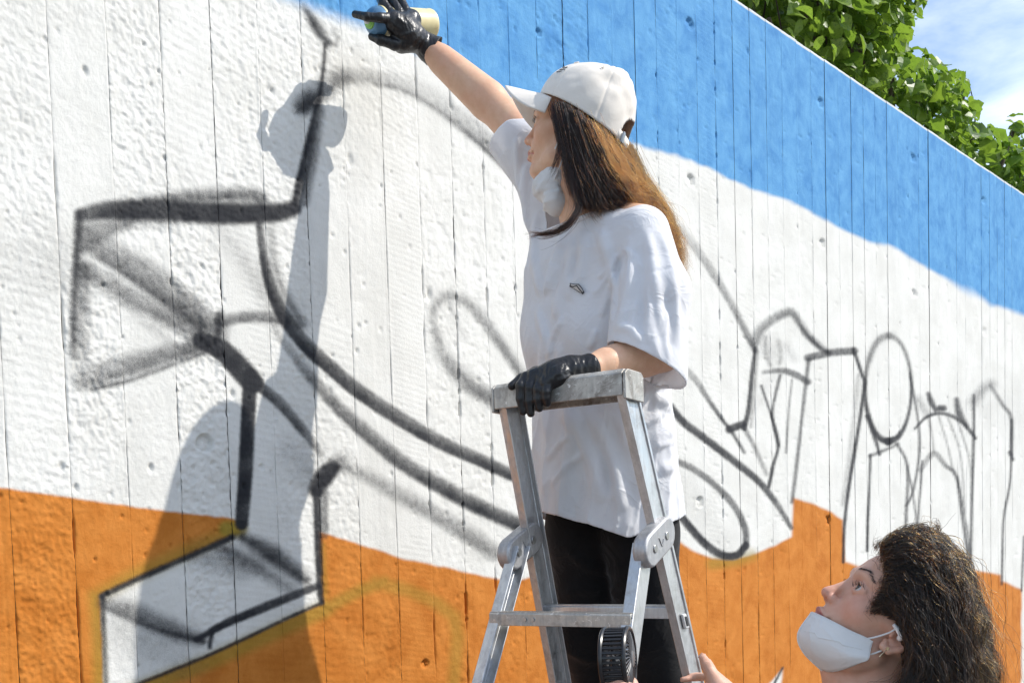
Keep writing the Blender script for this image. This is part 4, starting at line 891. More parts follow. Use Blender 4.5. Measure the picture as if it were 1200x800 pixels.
# --- cap
CF = head_frame((-.955, .295), math.radians(19), P(674, 160, 2.20), math.radians(-3)); hk = lambda *a: CF[0] @ (V(*a) * HS1 * 1.05) + CF[1]
def rim(th):                                                                     # th: 0 front, to her left negative x
    x, y = math.sin(th) * .0875, math.cos(th) * .1045 - .008; return V(x, y, lerp(-.004, .058, (math.cos(th) + 1) / 2))
APEX = V(0, -.046, .143); NT, NP = 288, 60; vs, fs = [], []
for j in range(NP + 1):
    a = j / NP * math.pi / 2; g, h = max(math.cos(a), 0) ** .74, math.sin(a) ** .92
    for i in range(NT):
        th = i / NT * 2 * math.pi; r_ = rim(th); seam = min(abs(((th / (2 * math.pi) * 6 + .0) % 1) - q) for q in (0, 1)); p = V(APEX[0] + (r_[0] - APEX[0]) * g, APEX[1] + (r_[1] - APEX[1]) * g, r_[2] + (APEX[2] - r_[2]) * h)
        n = unit(V(p[0] * 1.2, p[1] + .01, (p[2] - .03) * 1.1)); cr = (vnoise(np.array(th * 2.6), np.array(j * .08), 2) - .5) * .009 + (vnoise(np.array(th * 5 + j * .06), np.array(j * .15), 3) - .5) * .005
        back = .35 + .65 * sstep(.8, 2.2, abs((th + math.pi) % (2 * math.pi) - math.pi)); p = p + n * (float(cr) * back * math.sin(a + .35) - .0016 * math.exp(-(seam / .035) ** 2)); vs.append(hk(*p))
for j in range(NP):
    for i in range(NT):
        thc = abs(((i + .5) / NT * 2 * math.pi) - math.pi); ph = (j + .5) / NP
        if thc < .46 and ph < .235 * math.sqrt(max(0, 1 - (thc / .46) ** 2)): continue                # the opening at the back
        fs.append([j * NT + i, j * NT + (i + 1) % NT, (j + 1) * NT + (i + 1) % NT, (j + 1) * NT + i])
cap_root = link('baseball_cap', mesh_np('baseball_cap', vs, fs), CAP_CLOTH, painter); cap_root.modifiers.new('thickness', 'SOLIDIFY').thickness = .002
def brim_pt(s, r, dz=0.0):
    th = s * 1.02; a = rim(th) + V(0, .001, .004); L = .080 * max(0, 1 - abs(s) ** 4.5) ** .5; p = a + V(s * .012, L, 0) * r + V(0, 0, -.052 * abs(s) ** 1.8 * (.15 + .85 * r) + .012 * r - .004 * r * r + dz); return p
vs, fs, NS, NR = [], [], 40, 12
for j in range(NR + 1):
    for i in range(NS + 1): vs.append(hk(*brim_pt(-1 + 2 * i / NS, j / NR)))
for j in range(NR):
    for i in range(NS): fs.append([j * (NS + 1) + i, j * (NS + 1) + i + 1, (j + 1) * (NS + 1) + i + 1, (j + 1) * (NS + 1) + i])
bo = link('brim', mesh_np('brim', vs, fs), CAP_CLOTH, cap_root); bo.modifiers.new('thickness', 'SOLIDIFY').thickness = .0034
m = MB(); m.tube([hk(*(APEX + V(0, 0, q))) for q in (-.001, .003, .0055, .0065)], [.0075, .0075, .005, .001], 12); m.build('button', CAP_CLOTH, cap_root)
m = MB()
for lo_, hi_ in ((math.pi - .50, math.pi + .50),):
    st = [rim(t) for t in np.linspace(lo_, hi_, 13)]; quads = [[hk(*(p * V(1.02, 1.015, 1) + V(0, -.001, dz))) for p in st] for dz in (-.002, .018)]
    a = [m.bm.verts.new(Vector(p)) for p in quads[0]]; b = [m.bm.verts.new(Vector(p)) for p in quads[1]]
    for i in range(12): m.bm.faces.new([a[i], a[i + 1], b[i + 1], b[i]])
so = m.build('strap', CAP_CLOTH, cap_root); so.modifiers.new('thickness', 'SOLIDIFY').thickness = .002
q = rim(math.pi + .34) * V(1.03, 1.02, 1) + V(0, -.002, .008); MB().bar(hk(*(q + V(0, 0, -.011))), hk(*(q + V(0, 0, .011))), CF[0][:, 0], CF[0][:, 1], .006, .0025).build('buckle', STEEL, cap_root, .001)
def crown_pt(th, f, out=.0):
    a = f * math.pi / 2; g, h = math.cos(a) ** .74, math.sin(a) ** .92; r_ = rim(th); p = V(APEX[0] + (r_[0] - APEX[0]) * g, APEX[1] + (r_[1] - APEX[1]) * g, r_[2] + (APEX[2] - r_[2]) * h); n = unit(V(p[0] * 1.2, p[1] + .01, (p[2] - .03) * 1.1)); return hk(*(p + n * out))
GREY_THREAD = Mat('grey_thread', (.20, .20, .205), .7).m
for row, f in enumerate((.30, .345, .39)):                                         # embroidered emblem: three zigzag rows
    m = MB(); m.tube([crown_pt(-.78 - .050 * i - .02 * row, f + (.022 if i % 2 else 0), .0035) for i in range(4 + (row == 1))], .0011, 6); m.build('emblem_stitch', GREY_THREAD, cap_root)
for th in (-.52 - .3, -1.57 - .2, -2.4): m = MB(); m.tube([crown_pt(th + .03 * math.cos(a), .60 + .03 * math.sin(a), .003) for a in np.linspace(0, 6.283, 11)], .0011, 6); m.build('eyelet', CAP_CLOTH, cap_root)

# --- face mask pulled under the chin
c = hp(0, .05, -.105); F = box_field(c - .09, c + .09, .0024)
F.ell(V(0, .040, -.112), V(.044, .030, .026), 0, HF1); F.ell(V(-.034, .018, -.098), V(.020, .028, .028), .015, HF1); F.ell(V(-.014, .008, -.140), V(.036, .030, .030), .015, HF1)
for zz in (-.098, -.112, -.126, -.140, -.154): F.ridge([HF1[0] @ V(-.052, -.012, zz + .012) + HF1[1], HF1[0] @ V(-.042, .04, zz) + HF1[1], HF1[0] @ V(0, .075, zz - .004) + HF1[1]], .0042, .0045)
for a, b, h in [((-.05, .04, -.08), (-.03, .07, -.12), .004), ((-.05, .02, -.10), (-.035, .06, -.14), .004), ((-.055, .03, -.09), (-.04, .065, -.13), -.004), ((-.03, .075, -.085), (-.02, .075, -.13), .003), ((-.055, .0, -.085), (-.04, .045, -.10), .004), ((-.05, -.01, -.12), (-.035, .03, -.155), .005), ((-.045, .0, -.11), (-.03, .035, -.145), -.005), ((-.045, .02, -.15), (-.01, .04, -.165), .005), ((-.04, .055, -.095), (-.02, .06, -.14), .004)]: F.ridge([HF1[0] @ V(*a) + HF1[1], HF1[0] @ V(*b) + HF1[1]], h, .005)
mk, _ = sdf_obj(F, 'face_mask', MASK_CLOTH, painter, 2)
for pts in ([(-.055, .025, -.075), (-.067, .014, -.04), (-.076, .0, -.005), (-.080, -.012, .025)], [(-.056, .010, -.11), (-.066, -.004, -.07), (-.078, -.014, -.02), (-.082, -.018, .015)]):
    MB().tube([hp(*p) for p in resample(pts, 9)], .0016, 6).build('ear_loop', WHITE_CORD, mk)

# --- hair
gs = [[(650, 124, 2.14), (656, 150, 2.122), (663, 182, 2.112), (669, 212, 2.105), (678, 234, 2.10), (686, 246, 2.10)],
      [(657, 127, 2.125), (663, 155, 2.11), (671, 188, 2.102), (679, 216, 2.098), (687, 236, 2.098), (694, 248, 2.10)],
      [(664, 131, 2.115), (673, 162, 2.10), (682, 194, 2.095), (691, 220, 2.095), (699, 238, 2.10), (705, 248, 2.105)],
      [(675, 138, 2.105), (687, 172, 2.095), (699, 204, 2.092), (709, 226, 2.098), (717, 239, 2.108), (726, 248, 2.115)],
      [(688, 150, 2.10), (702, 180, 2.095), (718, 208, 2.10), (732, 228, 2.115), (745, 241, 2.13), (756, 254, 2.14)],
      [(703, 162, 2.115), (718, 192, 2.115), (735, 216, 2.125), (752, 235, 2.145), (768, 256, 2.17), (780, 285, 2.19)],
      [(718, 172, 2.15), (735, 201, 2.16), (754, 226, 2.18), (772, 249, 2.20), (786, 278, 2.22), (797, 312, 2.23)],
      [(730, 178, 2.19), (746, 206, 2.21), (765, 232, 2.23), (782, 259, 2.25), (793, 288, 2.26), (800, 325, 2.26)],
      [(734, 176, 2.24), (748, 204, 2.26), (765, 233, 2.28), (779, 261, 2.29), (789, 290, 2.29), (795, 318, 2.28)]]
G = [[P(*p) for p in g] for g in gs]
F = box_field(P(600, 300, 2.05) - V(0, .05, 0), P(805, 120, 2.35) + V(0, .06, 0), .0034)
for g in G[1:5]: F.chain(g[:-1], list(np.linspace(.014, .006, len(g) - 1)), .014)
for g in G[5:]: F.chain(g[:4], [.015, .012, .008, .004], .014)
F.ell(hp(-.02, -.04, -.005), V(.060, .055, .055), .03)
hm, _ = sdf_obj(F, 'hair', HAIR_DARK, painter, 2); del F
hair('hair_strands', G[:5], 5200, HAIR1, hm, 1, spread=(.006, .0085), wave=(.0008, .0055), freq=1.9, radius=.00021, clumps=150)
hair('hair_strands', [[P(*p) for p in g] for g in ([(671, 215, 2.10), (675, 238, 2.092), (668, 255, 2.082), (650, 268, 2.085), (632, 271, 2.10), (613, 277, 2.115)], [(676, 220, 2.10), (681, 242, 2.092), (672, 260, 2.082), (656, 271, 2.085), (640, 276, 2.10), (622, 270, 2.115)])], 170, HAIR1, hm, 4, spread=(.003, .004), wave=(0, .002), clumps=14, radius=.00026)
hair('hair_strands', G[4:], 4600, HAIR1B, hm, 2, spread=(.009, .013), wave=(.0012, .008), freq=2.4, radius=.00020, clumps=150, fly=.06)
hair('hair_strands', [[P(*p) for p in g] for g in ([(646, 134, 2.12), (650, 150, 2.11), (653, 172, 2.108), (648, 190, 2.11), (642, 200, 2.115)], [(650, 134, 2.12), (655, 155, 2.108), (657, 178, 2.105), (655, 200, 2.10), (648, 212, 2.10)])], 60, HAIR1, hm, 3, spread=(.002, .002), wave=(0, .001), clumps=8, radius=.00024)

# --- spray can in her hand
CN, CB = P(431, 25, 2.372), P(504, 29, 2.50); ca = unit(CN - CB); CAN_L = np.linalg.norm(CN - CB); CR = .0335
can = tag(empty('spray_can', CB), 'yellow spray can with blue top gripped in the raised black glove', 'spray can')
CAN_Y = Mat('can_yellow', (.74, .60, .27), .4, 0.0); CAN_Y.base(CAN_Y.mix(CAN_Y.remap(CAN_Y.noise(40, 3), .35, .65), (.80, .70, .40), (.72, .60, .32)))
lathe = lambda mb, prof: mb.tube([CB + ca * z for z, r in prof], [r for z, r in prof], 32)
lathe(MB(), [(.002, CR * .9), (.0, CR), (.004, CR + .001), (.007, CR), (CAN_L - .040, CR), (CAN_L - .037, CR + .001), (CAN_L - .034, CR)]).build('can_body', CAN_Y.m, can)
tp = lathe(MB(), [(CAN_L - .034, CR * .985), (CAN_L - .024, CR * .96), (CAN_L - .014, CR * .84), (CAN_L - .008, CR * .66), (CAN_L - .006, CR * .5)]).build('can_top', Mat('can_blue', (.10, .22, .36), .3, .3).m, can)
lathe(MB(), [(CAN_L - .0065, CR * .5), (CAN_L - .002, CR * .47), (CAN_L - .001, CR * .36), (CAN_L - .004, CR * .30)]).build('can_ring', Mat('can_green', (.25, .55, .10), .35).m, can)
lathe(MB(), [(CAN_L - .005, .006), (CAN_L + .006, .006), (CAN_L + .008, .0045)]).build('nozzle', Mat('nozzle_white', (.75, .75, .73), .4).m, can)
# ------------------------------------------------------------------ the second person, looking up at the painter
helper = tag(empty('person', (.62, 1.58, GZ)), 'person with dark wavy hair and white mask under the chin, looking up beside the ladder', 'person')
SKIN2 = skin_material('light_skin', (.64, .40, .295), (.60, .235, .165), (.42, .13, .115), (.030, .018, .014))
HAIR2 = hair_material('dark_wavy_hair', .90, .12, .22, .6)
HF2 = head_frame((-1.0, .03), math.radians(44), P(1034, 742, 1.55), math.radians(0)); HS2 = 1.0
hq = lambda *a: HF2[0] @ (V(*a) * HS2) + HF2[1]
NK2 = P(1050, 845, 1.57); S2L, S2R = P(1075, 912, 1.40), P(1055, 890, 1.75); E2L, E2R = P(880, 1005, 1.38), P(950, 960, 1.95); W2L, W2R = P(744, 848, 1.49), P(848, 828, 1.99)
CH2 = V(.63, 1.58, 1.02); HP2 = V(.66, 1.60, .74); hc = HF2[1]
F = Field(axis_samples(.02, .92, .0075, (hc[0] - .115, hc[0] + .08, .0016)), axis_samples(1.2, 2.16, .0075, (hc[1] - .085, hc[1] + .06, .0020)), axis_samples(GZ - .02, 1.72, .0075, (hc[2] - .09, hc[2] + .11, .0016)))
F.cap(HP2, CH2, .12, .115, .05); F.cap(CH2, NK2 - ZU * .07, .115, .085, .05); F.cap(S2L, NK2 - ZU * .05, .05, .06, .03); F.cap(S2R, NK2 - ZU * .05, .05, .06, .03)
F.chain([S2L, E2L, W2L], [.048, .040, .027], .015); F.chain([S2R, E2R, W2R], [.048, .040, .027], .015)
F.chain([hq(0, -.022, -.03), hq(0, -.045, -.085), NK2 - ZU * .02], [.050, .050, .056], .02); F.cap(hq(0, .012, -.080), NK2 - ZU * .03 - V(.03, 0, 0), .028, .040, .03)
for q in (-1, 1): F.chain([HP2 + V(0, q * .09, -.02), V(.66, 1.60 + q * .10, .34), V(.68, 1.60 + q * .10, GZ + .09), V(.56, 1.60 + q * .11, GZ + .05)], [.09, .06, .042, .032], .03)
# hand on the fan handle
HB = P(724, 822, 1.505)
F.chain([W2L, P(742, 836, 1.475), P(738, 822, 1.475)], [.026, .026, .020], .012)
for i, yy in enumerate((806, 823, 840, 856)):
    F.chain([P(741, yy + 2, 1.472), P(727, yy - 2, 1.462), P(710, yy - 1, 1.482), P(706, yy + 1, 1.515), P(718, yy + 3, 1.532)], [.0105, .0098, .0095, .0088, .0080], .003)
F.chain([P(745, 842, 1.49), P(746, 818, 1.50), P(739, 801, 1.515), P(730, 797, 1.520)], [.015, .0115, .0100, .0085], .006)
# hand on the ladder rail
F.chain([W2R, P(846, 812, 2.00), P(838, 798, 2.02)], [.027, .027, .021], .012)
for i, (yy, dx) in enumerate(((772, 0), (789, 3), (806, 7), (822, 11))): F.chain([P(842 + dx, yy + 30, 2.03), P(832 + dx, yy + 20, 2.09), P(815 + dx, yy + 20, 2.12), P(800 + dx, yy + 24, 2.11)], [.0115, .0105, .0095, .0080], .005)
F.chain([P(848, 822, 1.99), P(838, 798, 2.0), P(829, 780, 2.015), P(823, 769, 2.03)], [.019, .0150, .0120, .0092], .008)
head_sdf(F, HF2, HS2)
F.cap(hq(0, .0, -.080), hq(0, .045, -.072), .022, .013, .02)
_, BODY2 = sdf_obj(F, 'body', SKIN2, helper, 1, HF2, HS2); del F
for q in (-1, 1): eye_mesh(HF2, HS2, q, helper)
# lashes and brows as short hairs
LASH = hair_material('lash_hair', 1.0, .2, .4, 0)
def short_hairs(name, roots, dirs, mat, parent, r=.00018, bend=V(0, 0, 0), k=5):
    n = len(roots); s = np.linspace(0, 1, k)[None, :, None]; pos = roots[:, None, :] + dirs[:, None, :] * s + np.asarray(bend)[None, None, :] * s * s
    cv = bpy.data.hair_curves.new(name); cv.add_curves([k] * n); cv.attributes['position'].data.foreach_set('vector', pos.astype(np.float32).ravel())
    a = cv.attributes.get('radius') or cv.attributes.new('radius', 'FLOAT', 'POINT'); a.data.foreach_set('value', np.tile(r * (1 - .8 * np.linspace(0, 1, k)), n).astype(np.float32)); return link(name, cv, mat, parent)
_r = np.random.default_rng(5)
for who, HFx, hs, BV in ((helper, HF2, HS2, BODY2), (painter, HF1, HS1, BODY1)):
    R = HFx[0]; lv = (BV - HFx[1]) @ R / hs; lv = lv[(lv[:, 1] > .05) & (lv[:, 2] > .025) & (lv[:, 2] < .07)]
    for q in (-1, 1):
        u = _r.random(46); root = np.stack([q * (.0215 + .0225 * u), .0868 - .011 * u ** 2, .0185 + .0062 * np.sin(np.clip(u, 0, 1) * 2.6)], 1); d = np.stack([q * (.001 + .004 * u), .0075 - .002 * u, np.full(46, .0025)], 1) * _r.uniform(.7, 1.1, (46, 1))
        short_hairs('eyelashes', root * hs @ R.T + HFx[1], d @ R.T, LASH, who, .00020, R @ V(0, 0, .003))
        u = _r.random(150); x = .012 + .040 * u; z = .0455 + .004 * sstep(.010, .030, x) - .010 * sstep(.032, .052, x) + _r.normal(size=150) * .0011; y = np.array([lv[np.argmin((lv[:, 0] - q * a) ** 2 + (lv[:, 2] - b) ** 2), 1] for a, b in zip(x, z)]) + .0002
        d = np.stack([q * np.full(150, .0055), -.0012 - .0025 * u, .0022 - .005 * u], 1) * _r.uniform(.7, 1.2, (150, 1)); short_hairs('eyebrow', np.stack([q * x, y, z], 1) * hs @ R.T + HFx[1], d @ R.T, LASH, who, .00020)

# --- clothes (below the picture's edge)
NAVY = cloth_material('navy_cloth', (.03, .035, .05), .9)
F = box_field(V(.42, 1.28, .62), V(.90, 1.92, 1.27), .007); F.cap(HP2, CH2, .145, .135, .05); F.cap(CH2, NK2 - ZU * .09, .135, .10, .05); F.cap(S2L, NK2 - ZU * .07, .065, .07, .03); F.cap(S2R, NK2 - ZU * .07, .065, .07, .03)
F.cap(S2L, lerp(S2L, E2L, .55), .066, .060, .03); F.cap(S2R, lerp(S2R, E2R, .55), .066, .060, .03); sdf_obj(F, 'top', NAVY, helper, 1)
F = box_field(V(.50, 1.36, GZ + .05), V(.84, 1.84, .80), .008); F.cap(HP2 - V(0, .04, 0), HP2 + V(0, .04, 0), .125, .125, .04)
for q in (-1, 1): F.chain([HP2 + V(0, q * .09, -.02), V(.66, 1.60 + q * .10, .34), V(.68, 1.60 + q * .10, GZ + .10)], [.11, .082, .065], .03)
sdf_obj(F, 'trousers', BLACK_CLOTH, helper, 1)
for q in (-1, 1):
    F = box_field(V(.46, 1.60 + q * .11 - .09, GZ - .01), V(.76, 1.60 + q * .11 + .09, GZ + .17), .006); F.chain([V(.70, 1.60 + q * .10, GZ + .040), V(.62, 1.60 + q * .105, GZ + .042), V(.53, 1.60 + q * .115, GZ + .036)], [.040, .042, .034], .02); F.cap(V(.68, 1.60 + q * .10, GZ + .12), V(.66, 1.60 + q * .1, GZ + .05), .052, .045, .03)
    fl = plane_term((V(0, 0, GZ + .004), V(0, 0, -1))); F.d = np.maximum(F.d, fl(*F._pts((slice(None),) * 3, None))); sdf_obj(F, 'shoe', Mat('white_shoe', (.6, .6, .58), .6).m if q < 0 else bpy.data.materials['white_shoe'], helper, 1)

# --- folded mask under the chin
def mk_pt(px, py, dx): p = P(px, py, 1.55); return p + HF2[0][:, 0] * dx
top = [(952, 717, 0), (959, 721, -.024), (971, 728, -.042), (985, 736, -.055), (998, 742, -.063), (1006, 747, -.067)]
mid = [(936, 742, 0), (944, 743, -.026), (958, 745, -.044), (975, 748, -.057), (991, 752, -.064), (1004, 755, -.067)]
low = [(942, 763, 0), (949, 763, -.026), (962, 763, -.046), (976, 763, -.061), (990, 763, -.070), (1001, 763, -.073)]
bot = [(964, 785, 0), (968, 785, -.018), (974, 782, -.036), (982, 777, -.052), (991, 771, -.065), (999, 767, -.072)]
rows = [top, mid, low, bot]; NU, NV = 21, 16; vs = np.zeros((NV, 2 * NU - 1, 3))
ctrl = np.array([[mk_pt(*q) for q in r] for r in rows]); ctrl_f = np.array([[mk_pt(q[0], q[1], -q[2]) for q in r] for r in rows])
for src, sgn in ((ctrl, 1), (ctrl_f, -1)):
    fine = np.stack([resample(src[:, j], NV) for j in range(6)], 1); fine = np.stack([resample(fine[i], NU) for i in range(NV)], 0)
    for j in range(NU): vs[:, NU - 1 + (j if sgn > 0 else -j)] = fine[:, j]
n_ = 2 * NU - 1; fs = [[i * n_ + j, i * n_ + j + 1, (i + 1) * n_ + j + 1, (i + 1) * n_ + j] for i in range(NV - 1) for j in range(n_ - 1)]
vv = vs.reshape(-1, 3) + RNG.normal(size=(NV * n_, 3)) * .0002
mk2 = link('face_mask', mesh_np('face_mask', vv, fs), MASK_CLOTH, helper); so = mk2.modifiers.new('thickness', 'SOLIDIFY'); so.thickness = .0018; so.offset = 0
m = MB(); m.tube([vs[i, NU - 1] + V(-.0006, 0, 0) for i in range(NV)], .0019, 6); m.build('seam', MASK_CLOTH, mk2)                    # welded ridge
m = MB(); m.tube([vs[0, NU - 1 + j] for j in range(NU)], .0013, 6); m.build('edge_band', MASK_CLOTH, mk2)
m = MB(); m.tube([vs[4 + j // 6, NU - 1 + j] + HF2[0][:, 0] * -.0012 for j in range(0, NU - 3)], .0009, 6); m.build('pleat', MASK_CLOTH, mk2)
ear = lambda *a: hq(-.071 + a[0], a[1], a[2])
for pts in ([mk_pt(1000, 744, -.060), mk_pt(1010, 741, -.068), mk_pt(1022, 736, -.075), ear(-.009, .014, .008), ear(-.013, .006, .030), ear(-.013, -.012, .036), ear(-.010, -.022, .024)],
            [mk_pt(1000, 763, -.058), mk_pt(1008, 760, -.064), mk_pt(1018, 755, -.070), ear(-.006, .006, -.026), ear(-.006, -.012, -.018), ear(-.008, -.022, .002), ear(-.010, -.023, .020)]):
    MB().tube(list(resample(pts, 22)), .0013, 6).build('ear_loop', WHITE_CORD, mk2)
# earring and earbud
GOLD = Mat('gold', (.75, .60, .38), .2, 1.0).m
eo = MB(); eo.tube([ear(-.006, .004, -.0235), ear(-.0105, .004, -.0235)], .0024, 10); er = eo.build('earring', GOLD, helper)
MB().tube([ear(-.0085, .004, -.026), ear(-.009, .004, -.031), ear(-.009, .0045, -.036), ear(-.009, .004, -.040)], [.0007, .0007, .0012, .0016], 8).build('drop', GOLD, er)
eb = MB(); eb.tube([ear(-.008, .001, -.001), ear(-.016, .003, .001), ear(-.018, .007, .003), ear(-.017, .016, .005), ear(-.016, .024, .0065)], [.0045, .0055, .0042, .0032, .0026], 10); eb.build('earbud', Mat('white_plastic', (.8, .8, .8), .3).m, helper)

# --- hair: a dark mass with thousands of wavy strands over it
near = [[(1035, 647, 1.51), (1043, 636, 1.497), (1063, 634, 1.487), (1089, 646, 1.475), (1109, 673, 1.465), (1122, 710, 1.455), (1132, 760, 1.455), (1150, 850, 1.47)],
        [(1038, 660, 1.492), (1050, 651, 1.475), (1072, 650, 1.462), (1095, 670, 1.453), (1112, 705, 1.447), (1122, 750, 1.443), (1130, 800, 1.445), (1136, 870, 1.46)],
        [(1038, 680, 1.485), (1048, 677, 1.468), (1064, 684, 1.456), (1081, 708, 1.446), (1096, 745, 1.44), (1106, 785, 1.44), (1113, 830, 1.445), (1115, 870, 1.455)],
        [(1031, 700, 1.482), (1041, 699, 1.467), (1055, 710, 1.456), (1067, 733, 1.446), (1082, 770, 1.44), (1090, 810, 1.44), (1095, 845, 1.445), (1094, 875, 1.45)],
        [(1025, 713, 1.481), (1042, 704, 1.469), (1064, 711, 1.459), (1079, 738, 1.450), (1080, 780, 1.445), (1080, 815, 1.443), (1066, 850, 1.445), (1060, 880, 1.45)],
        [(1064, 722, 1.478), (1070, 738, 1.470), (1073, 757, 1.462), (1071, 780, 1.453), (1062, 805, 1.45), (1048, 824, 1.45), (1022, 842, 1.455), (1008, 862, 1.46)]]
back = [[(1037, 648, 1.53), (1049, 636, 1.527), (1074, 628, 1.52), (1102, 642, 1.51), (1122, 672, 1.505), (1135, 718, 1.50), (1145, 770, 1.495), (1160, 860, 1.50)],
        [(1037, 646, 1.55), (1049, 633, 1.55), (1076, 625, 1.55), (1106, 643, 1.55), (1127, 678, 1.55), (1139, 725, 1.545), (1150, 778, 1.54), (1166, 860, 1.54)],
        [(1036, 648, 1.57), (1049, 635, 1.58), (1077, 627, 1.585), (1107, 647, 1.59), (1128, 684, 1.59), (1140, 732, 1.585), (1150, 785, 1.58), (1164, 860, 1.575)],
        [(1036, 654, 1.59), (1050, 640, 1.61), (1079, 635, 1.625), (1107, 659, 1.63), (1126, 702, 1.63), (1136, 750, 1.625), (1146, 800, 1.615), (1156, 865, 1.61)]]
N2 = [[P(*p) for p in g] for g in near]; B2 = [[P(*p) for p in g] for g in back]
F = box_field(P(1000, 890, 1.44) - V(0, .04, 0), P(1190, 600, 1.66) + V(.04, .04, .02), .0036)
F.ell(V(0, -.030, .052), V(.066, .072, .070), 0, HF2)
inn = P(1085, 745, 1.56)
sink = lambda g, f: [p + (inn - p) * V(1, 1, .15) * f for p in g]
for g in N2[1:5]: F.chain(sink(g, .24)[2:], list(np.linspace(.013, .017, len(g) - 2)), .03)
for g in (N2[0], *B2): F.chain(sink(g, .24)[2:], list(np.linspace(.013, .017, len(g) - 2)), .03)
F.cap(P(1092, 700, 1.55), P(1100, 860, 1.54), .050, .056, .03); F.cap(P(1095, 775, 1.50), P(1092, 870, 1.50), .024, .034, .03)
for _ in range(46):
    i = RNG.integers(0, 5); g = (N2 + B2)[RNG.integers(0, 9)]; j = RNG.integers(3, 6); F.ridge([g[j], lerp(g[j], g[j + 1], .6), g[j + 1] + RNG.normal(size=3) * .01], RNG.choice([-.010, .007]), .008)
hm2, _ = sdf_obj(F, 'hair', HAIR_DARK, helper, 2); del F
hair('hair_strands', N2[:5], 9000, HAIR2, hm2, 11, k=56, spread=(.0025, .014), wave=(.0016, .0085), freq=5.0, radius=.00030, clumps=190, fly=.05, length=(.7, 1), start=.16)
hair('hair_strands', [N2[0], *B2], 6500, HAIR2, hm2, 12, k=56, spread=(.0025, .013), wave=(.0018, .009), freq=5.2, radius=.00030, clumps=160, fly=.12, length=(.7, 1), start=.20)
hair('hair_strands', N2[4:], 2200, HAIR2, hm2, 13, k=34, spread=(.003, .010), wave=(.001, .005), freq=3.5, radius=.00030, clumps=60, fly=.05)
hl = [(1031, 641, 1.52), (1037, 652, 1.505), (1040, 664, 1.496), (1038, 680, 1.49), (1033, 694, 1.485), (1028, 705, 1.483), (1024, 714, 1.482)]   # fine hairs along the hairline
for i, (x, y, z) in enumerate(hl):
    g = [[P(x + a, y + b, z - .004), P(x + a + 2, y + b - 5 + i * .6, z - .012), P(x + a + 10, y + b - 8 + i, z - .018), P(x + a + 20, y + b - 5 + 2 * i, z - .022)] for a, b in ((-7, 1), (-1, 4))]
    hair('fine_hair', g, 60, HAIR2, hm2, 80 + i, k=14, spread=(.003, .004), wave=(.0005, .003), freq=1.5, radius=.00016, clumps=24, fly=.35, length=(.5, 1))
curl = []
for _ in range(20):                                                              # loose curls springing from the crown
    x, y, z = RNG.uniform(1036, 1072), RNG.uniform(630, 644), RNG.uniform(1.49, 1.58); r_ = RNG.uniform(6, 11); a0 = RNG.uniform(2.2, 3.6); sp = RNG.uniform(3.5, 6.0)
    curl.append([P(x + r_ * (math.cos(a0) * -1 + math.cos(a0 + sp * t)) + 14 * t, y + r_ * (-math.sin(a0) * -1 - math.sin(a0 + sp * t)) - 10 * math.sin(3.1 * t), z + RNG.normal() * .004) for t in np.linspace(0, 1, 9)])
for i, c in enumerate(curl): hair('hair_curl', [c, [p + RNG.normal(size=3) * .003 for p in c]], 34, HAIR2, hm2, 40 + i, k=26, spread=(.002, .006), wave=(0, .001), radius=.00030, clumps=10, fly=.1)

# ------------------------------------------------------------------ hand-held fan
FC = P(724, 772, 1.50); fx = unit(V(.955, -.29, .04)); fu = unit(ZU - fx * (ZU @ fx)); fv = np.cross(fx, fu); FR, FT = .0455, .034
fan = tag(empty('handheld_fan', FC - ZU * .12), 'small black hand-held fan with a round grille beside the ladder leg', 'fan')
FAN_B = Mat('fan_black', (.012, .012, .014), .32).m; FAN_G = Mat('fan_grey', (.10, .10, .105), .4).m
ring = lambda r, x, a: FC + fx * x + (fu * math.cos(a) + fv * math.sin(a)) * r
hs = MB()
for x in (-FT / 2, FT / 2): hs.tube([ring(FR, x, a) for a in np.linspace(0, 2 * math.pi, 49)], .0036, 8, cap=False)
hs = hs.build('fan_rim', FAN_B, fan); hs['kind'] = 'stuff'
for i in range(40):                                                               # slats of the drum
    a = i / 40 * 2 * math.pi; MB().bar(ring(FR - .001, -FT / 2, a), ring(FR - .001, FT / 2, a), fu * math.cos(a) + fv * math.sin(a), -fu * math.sin(a) + fv * math.cos(a), .0022, .0021).build('slat', FAN_B, fan, .0006, seg=1)
for sd in (-1, 1):
    for i in range(36):
        a = i / 36 * 2 * math.pi; MB().tube([ring(.011, sd * (FT / 2 + .004), a), ring(.028, sd * (FT / 2 + .0035), a + .16), ring(FR, sd * (FT / 2 - .0005), a + .30)], .0008, 5).build('spoke', FAN_G, fan)
    MB().tube([FC + fx * sd * (FT / 2 - .002), FC + fx * sd * (FT / 2 + .0055), FC + fx * sd * (FT / 2 + .0065)], [.012, .012, .009], 20).build('hub_cover', FAN_G, fan)
for i in range(5):
    a = i / 5 * 2 * math.pi; q = [ring(.010, -.006, a), ring(.036, -.009, a - .25), ring(.037, .008, a + .45), ring(.010, .006, a + .5)]; MB().prism(q, fx * .0012).build('blade', FAN_G, fan)
m = MB(); m.tube([FC - ZU * .044, FC - ZU * .052, FC - ZU * .06, FC - ZU * .15, FC - ZU * .158], [.010, .013, .0145, .0150, .012], 18); m.build('handle', FAN_B, fan)
